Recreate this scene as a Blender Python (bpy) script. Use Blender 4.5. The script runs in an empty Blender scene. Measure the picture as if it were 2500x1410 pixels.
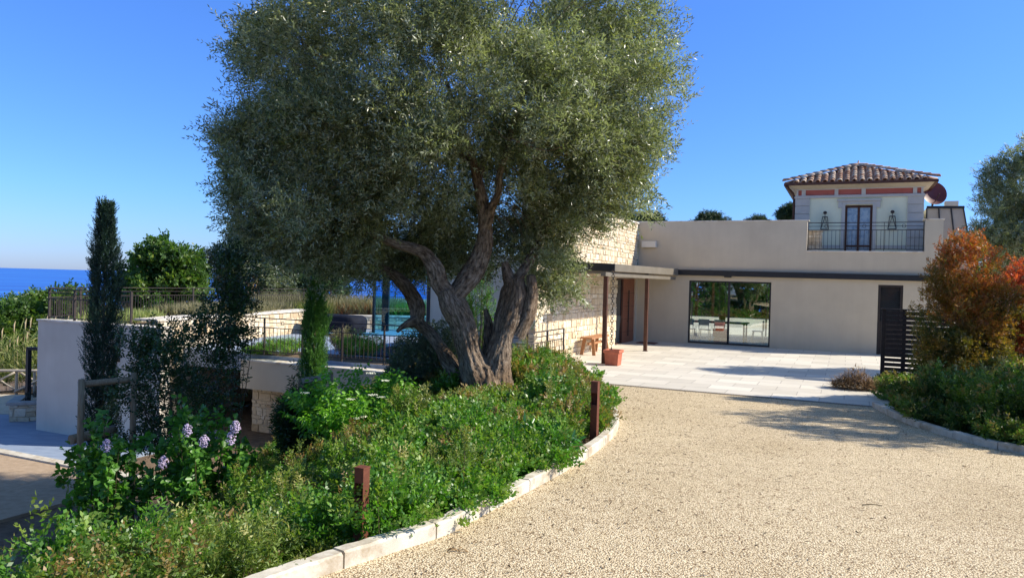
import bpy, bmesh, math, random
import numpy as np
from mathutils import Vector
random.seed(7)
RNG = np.random.default_rng(7)
rad = math.radians
scene = bpy.context.scene
COL = scene.collection

# ------------------------------------------------------------------ camera
FPX = 1800.0                      # focal length in pixels of the 2500 wide photograph
_th, _p = rad(1.5), rad(0.64)
FW = np.array([0, math.cos(_p), -math.sin(_p)])
_U0 = np.array([0, math.sin(_p), math.cos(_p)]); _R0 = np.array([1., 0, 0])
RT = _R0*math.cos(_th)+_U0*math.sin(_th)
UP = -_R0*math.sin(_th)+_U0*math.cos(_th)
CAM = np.array([0, 0, 1.6])
from mathutils import Matrix
cd = bpy.data.cameras.new('camera'); cam = bpy.data.objects.new('camera', cd); COL.objects.link(cam)
m = Matrix.Identity(4)
for i in range(3):
    m[i][0] = RT[i]; m[i][1] = UP[i]; m[i][2] = -FW[i]; m[i][3] = CAM[i]
cam.matrix_world = m
cd.sensor_width = 36; cd.lens = 36*FPX/2500
cd.clip_start = 0.05; cd.clip_end = 200000
scene.camera = cam
# ------------------------------------------------------------------ world, sun, exposure
SKY_H, SKY_M, SKY_T = (.225, .295, .56), (.23, .355, .60), (.28, .41, .68)   # halves of the multipliers
SUN_EL, SUN_AZ = rad(38), rad(92)          # azimuth clockwise from +Y
world = bpy.data.worlds.new('World'); scene.world = world; world.use_nodes = True
wn = world.node_tree; wn.nodes.clear()
wo = wn.nodes.new('ShaderNodeOutputWorld'); bg = wn.nodes.new('ShaderNodeBackground')
sky = wn.nodes.new('ShaderNodeTexSky'); sky.sky_type = 'NISHITA'; sky.sun_disc = False
sky.sun_elevation = SUN_EL; sky.sun_rotation = SUN_AZ; sky.altitude = 0
sky.air_density = 1.0; sky.dust_density = 0.3; sky.ozone_density = 3.0
hs = wn.nodes.new('ShaderNodeHueSaturation'); hs.inputs['Saturation'].default_value = 1.1; hs.inputs['Value'].default_value = 1.0
wn.links.new(sky.outputs[0], hs.inputs['Color'])
# colour grade of the sky by elevation (added blue tint low down, none overhead so the fill light stays neutral)
_tc = wn.nodes.new('ShaderNodeTexCoord'); _sx = wn.nodes.new('ShaderNodeSeparateXYZ'); _cr = wn.nodes.new('ShaderNodeValToRGB')
wn.links.new(_tc.outputs['Generated'], _sx.inputs[0]); wn.links.new(_sx.outputs['Z'], _cr.inputs[0])
_e = _cr.color_ramp.elements
for _k, (_p, _c) in enumerate(((0.0, SKY_H), (0.10, SKY_M), (0.34, SKY_T), (0.62, (.5, .5, .5)))):
    if _k > 1: _e.new(_p)
    _e[_k].position = _p; _e[_k].color = (*_c, 1)
_mu = wn.nodes.new('ShaderNodeVectorMath'); _mu.operation = 'MULTIPLY'; _sc = wn.nodes.new('ShaderNodeVectorMath'); _sc.operation = 'SCALE'; _sc.inputs['Scale'].default_value = 2.0
wn.links.new(hs.outputs[0], _mu.inputs[0]); wn.links.new(_cr.outputs[0], _mu.inputs[1]); wn.links.new(_mu.outputs[0], _sc.inputs[0]); wn.links.new(_sc.outputs[0], bg.inputs[0])
bg.inputs[1].default_value = 0.12
wn.links.new(bg.outputs[0], wo.inputs[0])
sl = bpy.data.lights.new('sun', 'SUN'); sl.energy = 5.0; sl.angle = rad(0.5); sl.color = (1.0, 0.93, 0.80)
so = bpy.data.objects.new('sun', sl); COL.objects.link(so)
sd = Vector((math.sin(SUN_AZ)*math.cos(SUN_EL), math.cos(SUN_AZ)*math.cos(SUN_EL), math.sin(SUN_EL)))
so.rotation_euler = sd.to_track_quat('Z', 'Y').to_euler(); so.location = sd*50
scene.view_settings.view_transform = 'Standard'; scene.view_settings.look = 'None'
scene.view_settings.exposure = 0.55; scene.view_settings.gamma = 1.0; scene.view_settings.use_curve_mapping = False

# ------------------------------------------------------------------ frames
U = np.array([.91022941, -.41410437, 0.]); V = np.array([-.41410437, -.91022941, 0.])
O = np.array([4.87607923, 28.74238171, 0.])
ANG = math.atan2(U[1], U[0])
def W(u, v, z): return O+U*u+V*v+np.array([0, 0, z])
def uvof(P): q = np.asarray(P)-O; return q@U, q@V
def ray(x, y): return FW+RT*(x-1250)/FPX+UP*(705-y)/FPX
def G(x, y, z=-.6): d = ray(x, y); return CAM+d*(z-1.6)/d[2]
def D(x, y, Y): d = ray(x, y); return CAM+d*Y/d[1]
VD = 12.7
def road_z(v): return -.6+.039*np.maximum(v-VD, 0)
def GR(x, y):
    z = -.4
    for _ in range(12):
        P = G(x, y, z); z = float(road_z(uvof(P)[1]))
    return G(x, y, z)

# ------------------------------------------------------------------ materials
MATS = {}
def newmat(name):
    mt = bpy.data.materials.new(name); mt.use_nodes = True
    nt = mt.node_tree; nt.nodes.clear()
    out = nt.nodes.new('ShaderNodeOutputMaterial'); b = nt.nodes.new('ShaderNodeBsdfPrincipled')
    nt.links.new(b.outputs[0], out.inputs[0]); MATS[name] = mt
    return mt, nt, b, out
def ramp(nt, fac, stops):
    r = nt.nodes.new('ShaderNodeValToRGB'); e = r.color_ramp.elements
    while len(e) < len(stops): e.new(0.5)
    for k, (p, c) in enumerate(stops):
        e[k].position = p; e[k].color = (c[0], c[1], c[2], 1)
    nt.links.new(fac, r.inputs[0]); return r.outputs[0]
def noise(nt, vec, scale, detail=4, rough=.55, dim='3D'):
    n = nt.nodes.new('ShaderNodeTexNoise'); n.inputs['Scale'].default_value = scale
    n.inputs['Detail'].default_value = detail; n.inputs['Roughness'].default_value = rough
    if vec is not None: nt.links.new(vec, n.inputs['Vector'])
    return n
def bump(nt, h, strength, dist, b, prev=None):
    n = nt.nodes.new('ShaderNodeBump'); n.inputs['Strength'].default_value = strength; n.inputs['Distance'].default_value = dist
    nt.links.new(h, n.inputs['Height'])
    if prev is not None: nt.links.new(prev, n.inputs['Normal'])
    if b is not None: nt.links.new(n.outputs[0], b.inputs['Normal'])
    return n.outputs[0]
def coords(nt, kind='Object', scale=(1, 1, 1), rotz=0):
    t = nt.nodes.new('ShaderNodeTexCoord'); mp = nt.nodes.new('ShaderNodeMapping')
    mp.inputs['Scale'].default_value = scale; mp.inputs['Rotation'].default_value = (0, 0, rotz)
    nt.links.new(t.outputs[kind], mp.inputs['Vector']); return mp.outputs[0]
def mixc(nt, fac, a, b, typ='MIX'):
    n = nt.nodes.new('ShaderNodeMix'); n.data_type = 'RGBA'; n.blend_type = typ
    for s, val in ((n.inputs[0], fac), (n.inputs[6], a), (n.inputs[7], b)):
        if isinstance(val, (int, float)): s.default_value = val
        elif isinstance(val, tuple): s.default_value = (val[0], val[1], val[2], 1)
        else: nt.links.new(val, s)
    return n.outputs[2]
def mottled(name, c1, c2, scale=4, rough=.7, bs=0.2, bscale=60, bd=.003, metal=0, kind='Object', stretch=(1, 1, 1), spec=.4):
    mt, nt, b, o = newmat(name)
    co = coords(nt, kind, stretch)
    n = noise(nt, co, scale, 6, .6)
    c = ramp(nt, n.outputs[0], [(.3, c1), (.7, c2)])
    nt.links.new(c, b.inputs['Base Color']); b.inputs['Roughness'].default_value = rough
    b.inputs['Metallic'].default_value = metal; b.inputs['Specular IOR Level'].default_value = spec
    if bs:
        n2 = noise(nt, co, bscale, 3); bump(nt, n2.outputs[0], bs, bd, b)
    return mt
def leafmat(name, c1, c2, tipc=None, under=None, rough=.45, transl=.3, tmul=2.0, spec=.5, c3=None):
    mt, nt, b, out = newmat(name)
    a = nt.nodes.new('ShaderNodeAttribute'); a.attribute_name = 'rnd'
    st = [(0, c1), (1, c2)] if c3 is None else [(0, c1), (.8, c2), (1, c3)]
    c = ramp(nt, a.outputs['Fac'], st)
    if tipc is not None:
        a2 = nt.nodes.new('ShaderNodeAttribute'); a2.attribute_name = 'tipf'
        c = mixc(nt, a2.outputs['Fac'], c, tipc)
    if under is not None:
        g = nt.nodes.new('ShaderNodeNewGeometry'); c = mixc(nt, g.outputs['Backfacing'], c, under)
    nt.links.new(c, b.inputs['Base Color']); b.inputs['Roughness'].default_value = rough
    b.inputs['Specular IOR Level'].default_value = spec
    tr = nt.nodes.new('ShaderNodeBsdfTranslucent')
    tc = mixc(nt, 1.0, c, (tmul, tmul*1.15, tmul*.5), 'MULTIPLY'); nt.links.new(tc, tr.inputs[0])
    mx = nt.nodes.new('ShaderNodeMixShader'); mx.inputs[0].default_value = transl
    nt.links.new(b.outputs[0], mx.inputs[1]); nt.links.new(tr.outputs[0], mx.inputs[2]); nt.links.new(mx.outputs[0], out.inputs[0])
    return mt

plaster = mottled('plaster', (.54, .465, .348), (.60, .52, .39), 1.3, .85, .25, 140, .002)
white_plaster = mottled('white_plaster', (.58, .53, .455), (.64, .59, .51), 1.1, .85, .25, 140, .002)
pale_wall = mottled('pale_wall', (.76, .76, .55), (.82, .82, .60), 2, .85, .2, 120, .002)
quoin_m = mottled('quoin_stone', (.47, .45, .40), (.54, .51, .46), 3, .85, .2, 90, .002)
trim_m = mottled('trim_stone', (.50, .48, .43), (.56, .53, .48), 3, .8, .2, 90, .002)
pink_m = mottled('pink_plaster', (.42, .11, .08), (.50, .14, .11), 3, .85, .2, 90, .002)
coping_m = mottled('coping_stone', (.62, .57, .49), (.76, .71, .62), 5, .7, .3, 60, .003)
black_metal = mottled('black_metal', (.012, .013, .016), (.02, .021, .025), 6, .45, .1, 80, .001)
iron = mottled('wrought_iron', (.022, .018, .017), (.05, .035, .03), 20, .6, .3, 120, .001)
brown_metal = mottled('brown_metal', (.055, .022, .013), (.10, .038, .022), 8, .6, .2, 100, .001)
corten = mottled('corten_steel', (.10, .028, .014), (.16, .05, .025), 25, .75, .3, 120, .001)
soffit_m = mottled('soffit_metal', (.15, .13, .10), (.19, .165, .13), 2, .5, .1, 60, .001)
seam_m = mottled('standing_seam_zinc', (.30, .27, .24), (.36, .33, .29), 3, .5, .1, 60, .001)
terracotta = mottled('terracotta', (.38, .10, .05), (.50, .16, .09), 6, .8, .4, 60, .003)
cover_m = mottled('dark_cover', (.006, .008, .016), (.012, .015, .026), 5, .8, .4, 8, .02, spec=.15)
dark_slat = mottled('dark_slats', (.018, .013, .012), (.035, .025, .022), 9, .6, .2, 80, .001)
grey_stone = mottled('grey_stone', (.30, .29, .27), (.48, .46, .42), 6, .9, .6, 18, .02)
straw_m = mottled('dry_twigs', (.16, .085, .035), (.38, .25, .12), 30, .9, 0)
stem_m = mottled('stem_bark', (.07, .05, .025), (.13, .10, .05), 12, .9, 0)
reed_stem = mottled('reed_plume', (.42, .33, .18), (.55, .45, .28), 12, .9, 0)
mat_m = mottled('doormat', (.10, .03, .02), (.16, .05, .035), 30, .95, .5, 200, .002)
pinkstone = mottled('inner_floor', (.30, .30, .30), (.4, .4, .4), 3, .25, 0)
chairwhite = mottled('chair_white', (.7, .7, .7), (.78, .78, .77), 3, .4, 0)
red_box = mottled('red_box', (.4, .03, .03), (.5, .05, .05), 3, .5, 0)
dishm = mottled('dish_maroon', (.10, .02, .02), (.13, .03, .028), 3, .5, 0)
lampm = mottled('lamp_white', (.6, .58, .53), (.66, .64, .58), 3, .5, 0)
blossom = mottled('lilac_blossom', (.38, .29, .46), (.66, .56, .70), 60, .8, .0)
vibflower = mottled('white_blossom', (.62, .64, .45), (.8, .8, .66), 60, .8, 0)
rosem = mottled('red_petals', (.45, .02, .03), (.6, .05, .06), 60, .6, 0)

def wood(name, c1, c2, stretch=(14, 14, 1.2), rough=.65):
    mt, nt, b, o = newmat(name); co = coords(nt, 'Object', stretch)
    n = noise(nt, co, 3, 6, .6); c = ramp(nt, n.outputs[0], [(.3, c1), (.7, c2)])
    nt.links.new(c, b.inputs['Base Color']); b.inputs['Roughness'].default_value = rough; bump(nt, n.outputs[0], .3, .003, b)
    return mt
stake_wood = wood('stake_wood', (.20, .13, .07), (.42, .29, .16))
bench_wood = wood('bench_wood', (.30, .13, .05), (.46, .22, .10), (3, 3, 12))
door_wood = wood('door_wood', (.20, .055, .025), (.30, .10, .045), (2, 2, 9), .45)
fence_wood = wood('fence_wood', (.34, .29, .22), (.5, .43, .33))

# glass
def glassmat(name, tint, rough=.0, alpha_like=.9, ior=1.5):
    mt, nt, b, out = newmat(name)
    tr = nt.nodes.new('ShaderNodeBsdfTransparent'); tr.inputs[0].default_value = (*tint, 1)
    gl = nt.nodes.new('ShaderNodeBsdfGlossy'); gl.inputs['Roughness'].default_value = rough
    lw = nt.nodes.new('ShaderNodeLayerWeight'); lw.inputs[0].default_value = .5; r0 = ((ior-1)/(ior+1))**2
    pw = nt.nodes.new('ShaderNodeMath'); pw.operation = 'POWER'; pw.inputs[1].default_value = 5; nt.links.new(lw.outputs['Facing'], pw.inputs[0])
    fr = nt.nodes.new('ShaderNodeMath'); fr.operation = 'MULTIPLY_ADD'; fr.inputs[1].default_value = 1-r0; fr.inputs[2].default_value = r0; nt.links.new(pw.outputs[0], fr.inputs[0])
    mx = nt.nodes.new('ShaderNodeMixShader'); nt.links.new(fr.outputs[0], mx.inputs[0])
    nt.links.new(tr.outputs[0], mx.inputs[1]); nt.links.new(gl.outputs[0], mx.inputs[2]); nt.links.new(mx.outputs[0], out.inputs[0])
    return mt
glass = glassmat('clear_glass', (.86, .92, .88), 0, ior=2.7)
blue_glass = glassmat('blue_glass', (.42, .78, .95), 0, ior=1.45)
mt, nt, b, o = newmat('dark_glass'); b.inputs['Base Color'].default_value = (.02, .025, .03, 1); b.inputs['Roughness'].default_value = .05
b.inputs['Specular IOR Level'].default_value = .9; dark_glass = mt
mt, nt, b, o = newmat('curtain_glass'); co = coords(nt, 'Object', (3, 3, 3))
n = noise(nt, co, 2.5, 6, .65); c = ramp(nt, n.outputs[0], [(.3, (.16, .24, .34)), (.55, (.36, .44, .50)), (.75, (.48, .52, .50))])
nt.links.new(c, b.inputs['Base Color']); b.inputs['Roughness'].default_value = .12; b.inputs['Specular IOR Level'].default_value = .6; curtain_glass = mt

for _m in (plaster, white_plaster, pale_wall):
    _nt = _m.node_tree; _b = next(n_ for n_ in _nt.nodes if n_.type == 'BSDF_PRINCIPLED'); _c = _b.inputs['Base Color'].links[0].from_socket
    _s1 = noise(_nt, coords(_nt, 'Object', (2.2, 2.2, .16)), 2.0, 6, .7); _s2 = noise(_nt, coords(_nt, 'Object', (1, 1, 1)), .55, 3, .5)
    _r1 = ramp(_nt, _s1.outputs[0], [(.32, (.97, .965, .96)), (.6, (1.01, 1.01, 1.01))]); _r2 = ramp(_nt, _s2.outputs[0], [(.3, (.95, .945, .94)), (.7, (1.03, 1.03, 1.03))])
    _nt.links.new(mixc(_nt, 1.0, mixc(_nt, 1.0, _c, _r1, 'MULTIPLY'), _r2, 'MULTIPLY'), _b.inputs['Base Color'])
# rubble stone: each stone carries its own shade in the rnd attribute
def stonemat(name, stops):
    mt, nt, b, o = newmat(name)
    a = nt.nodes.new('ShaderNodeAttribute'); a.attribute_name = 'rnd'
    c = ramp(nt, a.outputs['Fac'], stops); co = coords(nt)
    n = noise(nt, co, 9, 6, .65); c2 = ramp(nt, n.outputs[0], [(.3, (.78, .74, .68)), (.7, (1.08, 1.06, 1.02))])
    nt.links.new(mixc(nt, 1.0, c, c2, 'MULTIPLY'), b.inputs['Base Color']); b.inputs['Roughness'].default_value = .9
    n2 = noise(nt, co, 30, 5, .6); bump(nt, n2.outputs[0], .6, .02, b)
    return mt
stone_m = stonemat('rubble_limestone', [(0, (.56, .43, .28)), (.25, (.68, .57, .41)), (.7, (.74, .65, .50)), (1, (.80, .73, .60))])
mortar_m = mottled('mortar', (.50, .41, .29), (.60, .51, .38), 8, .95, .4, 60, .004)

# driveway gravel: bound aggregate
mt, nt, b, o = newmat('gravel'); co = coords(nt)
vo = nt.nodes.new('ShaderNodeTexVoronoi'); vo.inputs['Scale'].default_value = 82; nt.links.new(co, vo.inputs['Vector'])
c = ramp(nt, vo.outputs['Color'], [(0, (.16, .10, .05)), (.2, (.60, .48, .30)), (.6, (.79, .665, .45)), (1, (.90, .81, .61))])
n = noise(nt, co, .55, 5, .6); c2 = ramp(nt, n.outputs[0], [(.3, (.88, .85, .80)), (.5, (1.0, .99, .98)), (.72, (1.06, 1.06, 1.05))])
n5 = noise(nt, co, 7, 5, .7); c5 = ramp(nt, n5.outputs[0], [(.3, (.88, .86, .82)), (.7, (1.06, 1.05, 1.03))])
cg = ramp(nt, vo.outputs['Distance'], [(.44, (1.0, 1.0, 1.0)), (.70, (.34, .27, .20))])  # gaps between pebbles: their shade is put into the colour
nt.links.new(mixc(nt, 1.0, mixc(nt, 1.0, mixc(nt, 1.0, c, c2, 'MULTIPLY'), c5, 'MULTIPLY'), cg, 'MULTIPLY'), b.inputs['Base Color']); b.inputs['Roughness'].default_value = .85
mr = nt.nodes.new('ShaderNodeMath'); mr.operation = 'MULTIPLY'; mr.inputs[1].default_value = -1; nt.links.new(vo.outputs['Distance'], mr.inputs[0])
n3 = noise(nt, co, 110, 3, .6); b1 = bump(nt, mr.outputs[0], .8, .010, None); bump(nt, n3.outputs[0], .5, .006, b, b1)
gravel = mt
# travertine paving
mt, nt, b, o = newmat('travertine_paving'); co = coords(nt, 'Object', (1, 1, 1), -ANG)
br = nt.nodes.new('ShaderNodeTexBrick'); nt.links.new(co, br.inputs['Vector'])
br.inputs['Scale'].default_value = 1.0; br.inputs['Brick Width'].default_value = .9; br.inputs['Row Height'].default_value = .6
br.inputs['Mortar Size'].default_value = .010; br.inputs['Mortar Smooth'].default_value = .2; br.inputs['Bias'].default_value = 0
br.inputs['Color1'].default_value = (.60, .55, .465, 1); br.inputs['Color2'].default_value = (.77, .715, .615, 1); br.inputs['Mortar'].default_value = (.42, .38, .32, 1)
cs = coords(nt, 'Object', (.5, 6, 1), -ANG); n = noise(nt, cs, 3, 6, .65); c2 = ramp(nt, n.outputs[0], [(.3, (.82, .81, .79)), (.65, (1.05, 1.04, 1.02))])
nt.links.new(mixc(nt, 1.0, br.outputs['Color'], c2, 'MULTIPLY'), b.inputs['Base Color']); b.inputs['Roughness'].default_value = .6
bump(nt, n.outputs[0], .15, .003, b); paving = mt
bluepave = mottled('courtyard_paving', (.20, .25, .34), (.30, .36, .45), 3, .7, .4, 20, .004, stretch=(.6, 2.5, 1))
kerb_m = mottled('kerb_limestone', (.50, .45, .36), (.66, .61, .51), 7, .75, .5, 50, .004)
for _m in (kerb_m, coping_m):
    _nt = _m.node_tree; _b = next(n_ for n_ in _nt.nodes if n_.type == 'BSDF_PRINCIPLED'); _c = _b.inputs['Base Color'].links[0].from_socket
    _s1 = noise(_nt, coords(_nt), 2.6, 7, .72); _r1 = ramp(_nt, _s1.outputs[0], [(.36, (.66, .58, .48)), (.52, (1.0, 1.0, 1.0))])
    _nt.links.new(mixc(_nt, 1.0, _c, _r1, 'MULTIPLY'), _b.inputs['Base Color'])
soil = mottled('soil', (.10, .065, .04), (.22, .15, .09), 5, .95, .8, 40, .03)
path_m = mottled('sandy_path', (.50, .42, .30), (.62, .53, .40), 4, .95, .6, 50, .01)
yardgrav = mottled('yard_gravel', (.34, .24, .15), (.46, .34, .23), 6, .95, .8, 60, .015)
# sea
mt, nt, b, o = newmat('sea_water'); co = coords(nt, 'Object', (.00015, .0016, 1), 0)
n = noise(nt, co, 3, 4, .6); c = ramp(nt, n.outputs[0], [(.35, (.002, .06, .36)), (.55, (.005, .10, .46)), (.68, (.03, .20, .58))])
nt.links.new(c, b.inputs['Base Color']); b.inputs['Roughness'].default_value = .35; b.inputs['Specular IOR Level'].default_value = .25; seam = mt
# bark
mt, nt, b, o = newmat('olive_bark'); t = nt.nodes.new('ShaderNodeUVMap'); mp = nt.nodes.new('ShaderNodeMapping'); mp.inputs['Scale'].default_value = (22, 5.0, 1)
nt.links.new(t.outputs[0], mp.inputs[0]); n = noise(nt, mp.outputs[0], 1.6, 8, .7)
co = coords(nt); n2 = noise(nt, co, 2.2, 4)
c = ramp(nt, n.outputs[0], [(.36, (.025, .017, .012)), (.47, (.18, .135, .095)), (.66, (.42, .35, .275))])
c2 = ramp(nt, n2.outputs[0], [(.35, (.75, .6, .45)), (.65, (1.15, 1.12, 1.08))])
nt.links.new(mixc(nt, 1.0, c, c2, 'MULTIPLY'), b.inputs['Base Color']); b.inputs['Roughness'].default_value = .9
bump(nt, n.outputs[0], 1.0, .06, b); bark = mt
# roof tiles
mt, nt, b, o = newmat('roof_tile'); a = nt.nodes.new('ShaderNodeAttribute'); a.attribute_name = 'rnd'
c = ramp(nt, a.outputs['Fac'], [(0, (.38, .20, .13)), (.5, (.56, .37, .26)), (1, (.74, .60, .46))]); co = coords(nt)
n = noise(nt, co, 10, 5, .7); c2 = ramp(nt, n.outputs[0], [(.35, (.62, .60, .58)), (.65, (1.1, 1.1, 1.1))])
nt.links.new(mixc(nt, 1.0, c, c2, 'MULTIPLY'), b.inputs['Base Color']); b.inputs['Roughness'].default_value = .9; tile_m = mt

olive_leaf = leafmat('olive_leaf', (.04, .055, .025), (.19, .21, .085), under=(.30, .32, .21), rough=.33, transl=.24, c3=(.40, .38, .12))
cyp_leaf = leafmat('cypress_leaf', (.014, .036, .026), (.035, .08, .045), rough=.6, transl=.1)
cyp2_leaf = leafmat('young_cypress_leaf', (.045, .12, .025), (.12, .26, .05), rough=.6, transl=.25)
dark_leaf = leafmat('dark_leaf', (.018, .04, .014), (.06, .125, .03), rough=.4, transl=.12)
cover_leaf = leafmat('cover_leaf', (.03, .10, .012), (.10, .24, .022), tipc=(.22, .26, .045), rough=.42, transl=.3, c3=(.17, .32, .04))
olivecover_leaf = leafmat('feathery_leaf', (.07, .12, .02), (.20, .27, .045), tipc=(.34, .30, .09), rough=.5, transl=.25)
bronze_leaf = leafmat('bronze_leaf', (.05, .12, .018), (.15, .23, .035), tipc=(.28, .16, .06), rough=.45, transl=.3)
peony_leaf = leafmat('peony_leaf', (.025, .10, .02), (.06, .19, .03), rough=.3, transl=.28, c3=(.12, .28, .04))
lilac_leaf = leafmat('lilac_leaf', (.04, .13, .02), (.12, .28, .04), rough=.4, transl=.3)
vib_leaf = leafmat('viburnum_leaf', (.07, .18, .02), (.2, .42, .04), rough=.42, transl=.35)
grey_leaf = leafmat('grey_leaf', (.04, .065, .03), (.13, .16, .07), rough=.35, transl=.18, under=(.14, .16, .11))
fern_leaf = leafmat('fern_leaf', (.05, .13, .02), (.14, .28, .04), rough=.5, transl=.35, c3=(.30, .30, .05))
orange_leaf = leafmat('orange_leaf', (.06, .085, .015), (.20, .15, .025), tipc=(.42, .10, .03), rough=.4, transl=.3, c3=(.42, .28, .05))
red_leaf = leafmat('red_leaf', (.22, .07, .02), (.42, .12, .03), tipc=(.55, .10, .05), rough=.4, transl=.3, c3=(.5, .28, .06))
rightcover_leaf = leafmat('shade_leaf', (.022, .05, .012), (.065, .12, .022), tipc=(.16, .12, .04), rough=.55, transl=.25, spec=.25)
tree_leaf = leafmat('broad_leaf', (.03, .075, .015), (.08, .15, .025), rough=.5, transl=.3, c3=(.17, .22, .03))
pine_leaf = leafmat('pine_needle', (.015, .035, .012), (.05, .085, .025), rough=.6, transl=.1)
reed_leaf = leafmat('reed_leaf', (.14, .18, .05), (.30, .34, .12), rough=.6, transl=.3, c3=(.45, .40, .20))
brush_leaf = leafmat('dry_brush', (.14, .13, .07), (.26, .23, .14), rough=.8, transl=.2)
rust_leaf = leafmat('rust_grass', (.30, .10, .04), (.45, .18, .07), rough=.8, transl=.25)
litter_m = leafmat('leaf_litter', (.05, .03, .012), (.16, .09, .04), rough=.8, transl=.0)
lav_leaf = leafmat('lavender_leaf', (.02, .03, .03), (.06, .08, .07), rough=.6, transl=.1)

# ------------------------------------------------------------------ object helpers
def tag(o, label=None, cat=None, group=None, kind=None):
    if label: o['label'] = label
    if cat: o['category'] = cat
    if group: o['group'] = group
    if kind: o['kind'] = kind
    return o
def thing(name, loc, label, cat, group=None):
    o = bpy.data.objects.new(name, None); COL.objects.link(o); o.location = tuple(float(a) for a in loc); o.empty_display_size = .2
    return tag(o, label, cat, group)
def rootloc(p):
    while p.parent: p = p.parent
    return np.array(p.location)
class MB:
    def __init__(s): s.v = []; s.f = []; s.sm = []; s.r = []; s.mi = []; s.cm = 0
    def add(s, vs, fs, smooth=False, r=0.5):
        k = len(s.v); s.v += [tuple(map(float, p)) for p in vs]
        for f in fs: s.f.append([k+i for i in f]); s.sm.append(smooth); s.r.append(r); s.mi.append(s.cm)
        return s
    def hexa(s, pts, r=.5):   # 4 bottom then 4 top, same order
        return s.add(pts, [(0, 3, 2, 1), (4, 5, 6, 7), (0, 1, 5, 4), (1, 2, 6, 5), (2, 3, 7, 6), (3, 0, 4, 7)], r=r)
    def box(s, x0, x1, y0, y1, z0, z1):
        return s.hexa([(x0, y0, z0), (x1, y0, z0), (x1, y1, z0), (x0, y1, z0), (x0, y0, z1), (x1, y0, z1), (x1, y1, z1), (x0, y1, z1)])
    def hbox(s, u0, u1, v0, v1, z0, z1):   # box in house frame
        return s.hexa([W(u0, v0, z0), W(u1, v0, z0), W(u1, v1, z0), W(u0, v1, z0), W(u0, v0, z1), W(u1, v0, z1), W(u1, v1, z1), W(u0, v1, z1)])
    def bar(s, a, b, w, h=None, up=(0, 0, 1)):
        a = np.array(a, float); b = np.array(b, float); h = h or w
        d = b-a; d /= np.linalg.norm(d); upv = np.array(up, float)
        if abs(d@upv) > .95: upv = U.copy()
        sx = np.cross(d, upv); sx /= np.linalg.norm(sx); sy = np.cross(sx, d)
        q = [a-sx*w/2-sy*h/2, a+sx*w/2-sy*h/2, a+sx*w/2+sy*h/2, a-sx*w/2+sy*h/2]
        return s.hexa(q+[p+(b-a) for p in q])
    def tube(s, pts, rr, n=8, cap=True, smooth=True):
        pts = np.array(pts, float); m_ = len(pts); rr = np.broadcast_to(rr, (m_,))
        T = np.gradient(pts, axis=0); T /= np.linalg.norm(T, axis=1)[:, None]+1e-9
        ref = np.array([0, 0, 1.]) if abs(T[0][2]) < .9 else np.array([1., 0, 0])
        vs = []
        for i in range(m_):
            x = np.cross(T[i], ref); x /= np.linalg.norm(x)+1e-9; y = np.cross(T[i], x); ref = np.cross(x, T[i])
            for k in range(n):
                a = 2*math.pi*k/n; vs.append(pts[i]+rr[i]*(math.cos(a)*x+math.sin(a)*y))
        fs = [(i*n+k, i*n+(k+1) % n, (i+1)*n+(k+1) % n, (i+1)*n+k) for i in range(m_-1) for k in range(n)]
        s.add(vs, fs, smooth)
        if cap:
            k0 = len(s.v)-m_*n
            s.f.append([k0+k for k in range(n)][::-1]); s.f.append([k0+(m_-1)*n+k for k in range(n)]); s.sm += [False]*2; s.r += [.5]*2; s.mi += [s.cm]*2
        return s
    def ring(s, c, R_, r_, ax1, ax2, n=16, k=6):
        c = np.array(c, float); nrm = np.cross(ax1, ax2); vs = []
        for i in range(n):
            a = 2*math.pi*i/n; d = math.cos(a)*ax1+math.sin(a)*ax2
            for j in range(k):
                b_ = 2*math.pi*j/k; vs.append(c+d*(R_+r_*math.cos(b_))+nrm*r_*math.sin(b_))
        fs = [(i*k+j, ((i+1) % n)*k+j, ((i+1) % n)*k+(j+1) % k, i*k+(j+1) % k) for i in range(n) for j in range(k)]
        return s.add(vs, fs, True)
    def lathe(s, c, prof, n=20, sx=1, sy=1):
        c = np.array(c, float)
        vs = [c+np.array([r_*math.cos(2*math.pi*k/n)*sx, r_*math.sin(2*math.pi*k/n)*sy, z]) for r_, z in prof for k in range(n)]
        fs = [(i*n+k, i*n+(k+1) % n, (i+1)*n+(k+1) % n, (i+1)*n+k) for i in range(len(prof)-1) for k in range(n)]
        return s.add(vs, fs, True)
    def build(s, name, mats, parent=None, origin=None, bevel=0, recalc=True):
        me = bpy.data.meshes.new(name)
        off = rootloc(parent) if parent is not None else (np.array(origin, float) if origin is not None else np.zeros(3))
        me.from_pydata([tuple(np.array(p)-off) for p in s.v], [], s.f)
        if not isinstance(mats, (list, tuple)): mats = [mats]
        for mm in mats: me.materials.append(mm)
        me.polygons.foreach_set('use_smooth', s.sm); me.polygons.foreach_set('material_index', s.mi)
        a = me.attributes.new('rnd', 'FLOAT', 'FACE'); a.data.foreach_set('value', s.r)
        if recalc:
            bm = bmesh.new(); bm.from_mesh(me); bmesh.ops.recalc_face_normals(bm, faces=bm.faces); bm.to_mesh(me); bm.free()
        me.update()
        o = bpy.data.objects.new(name, me); COL.objects.link(o)
        if parent is not None: o.parent = parent
        elif origin is not None: o.location = tuple(off)
        if bevel:
            bv = o.modifiers.new('bevel', 'BEVEL'); bv.width = bevel; bv.segments = 2; bv.limit_method = 'ANGLE'
        return o
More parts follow.
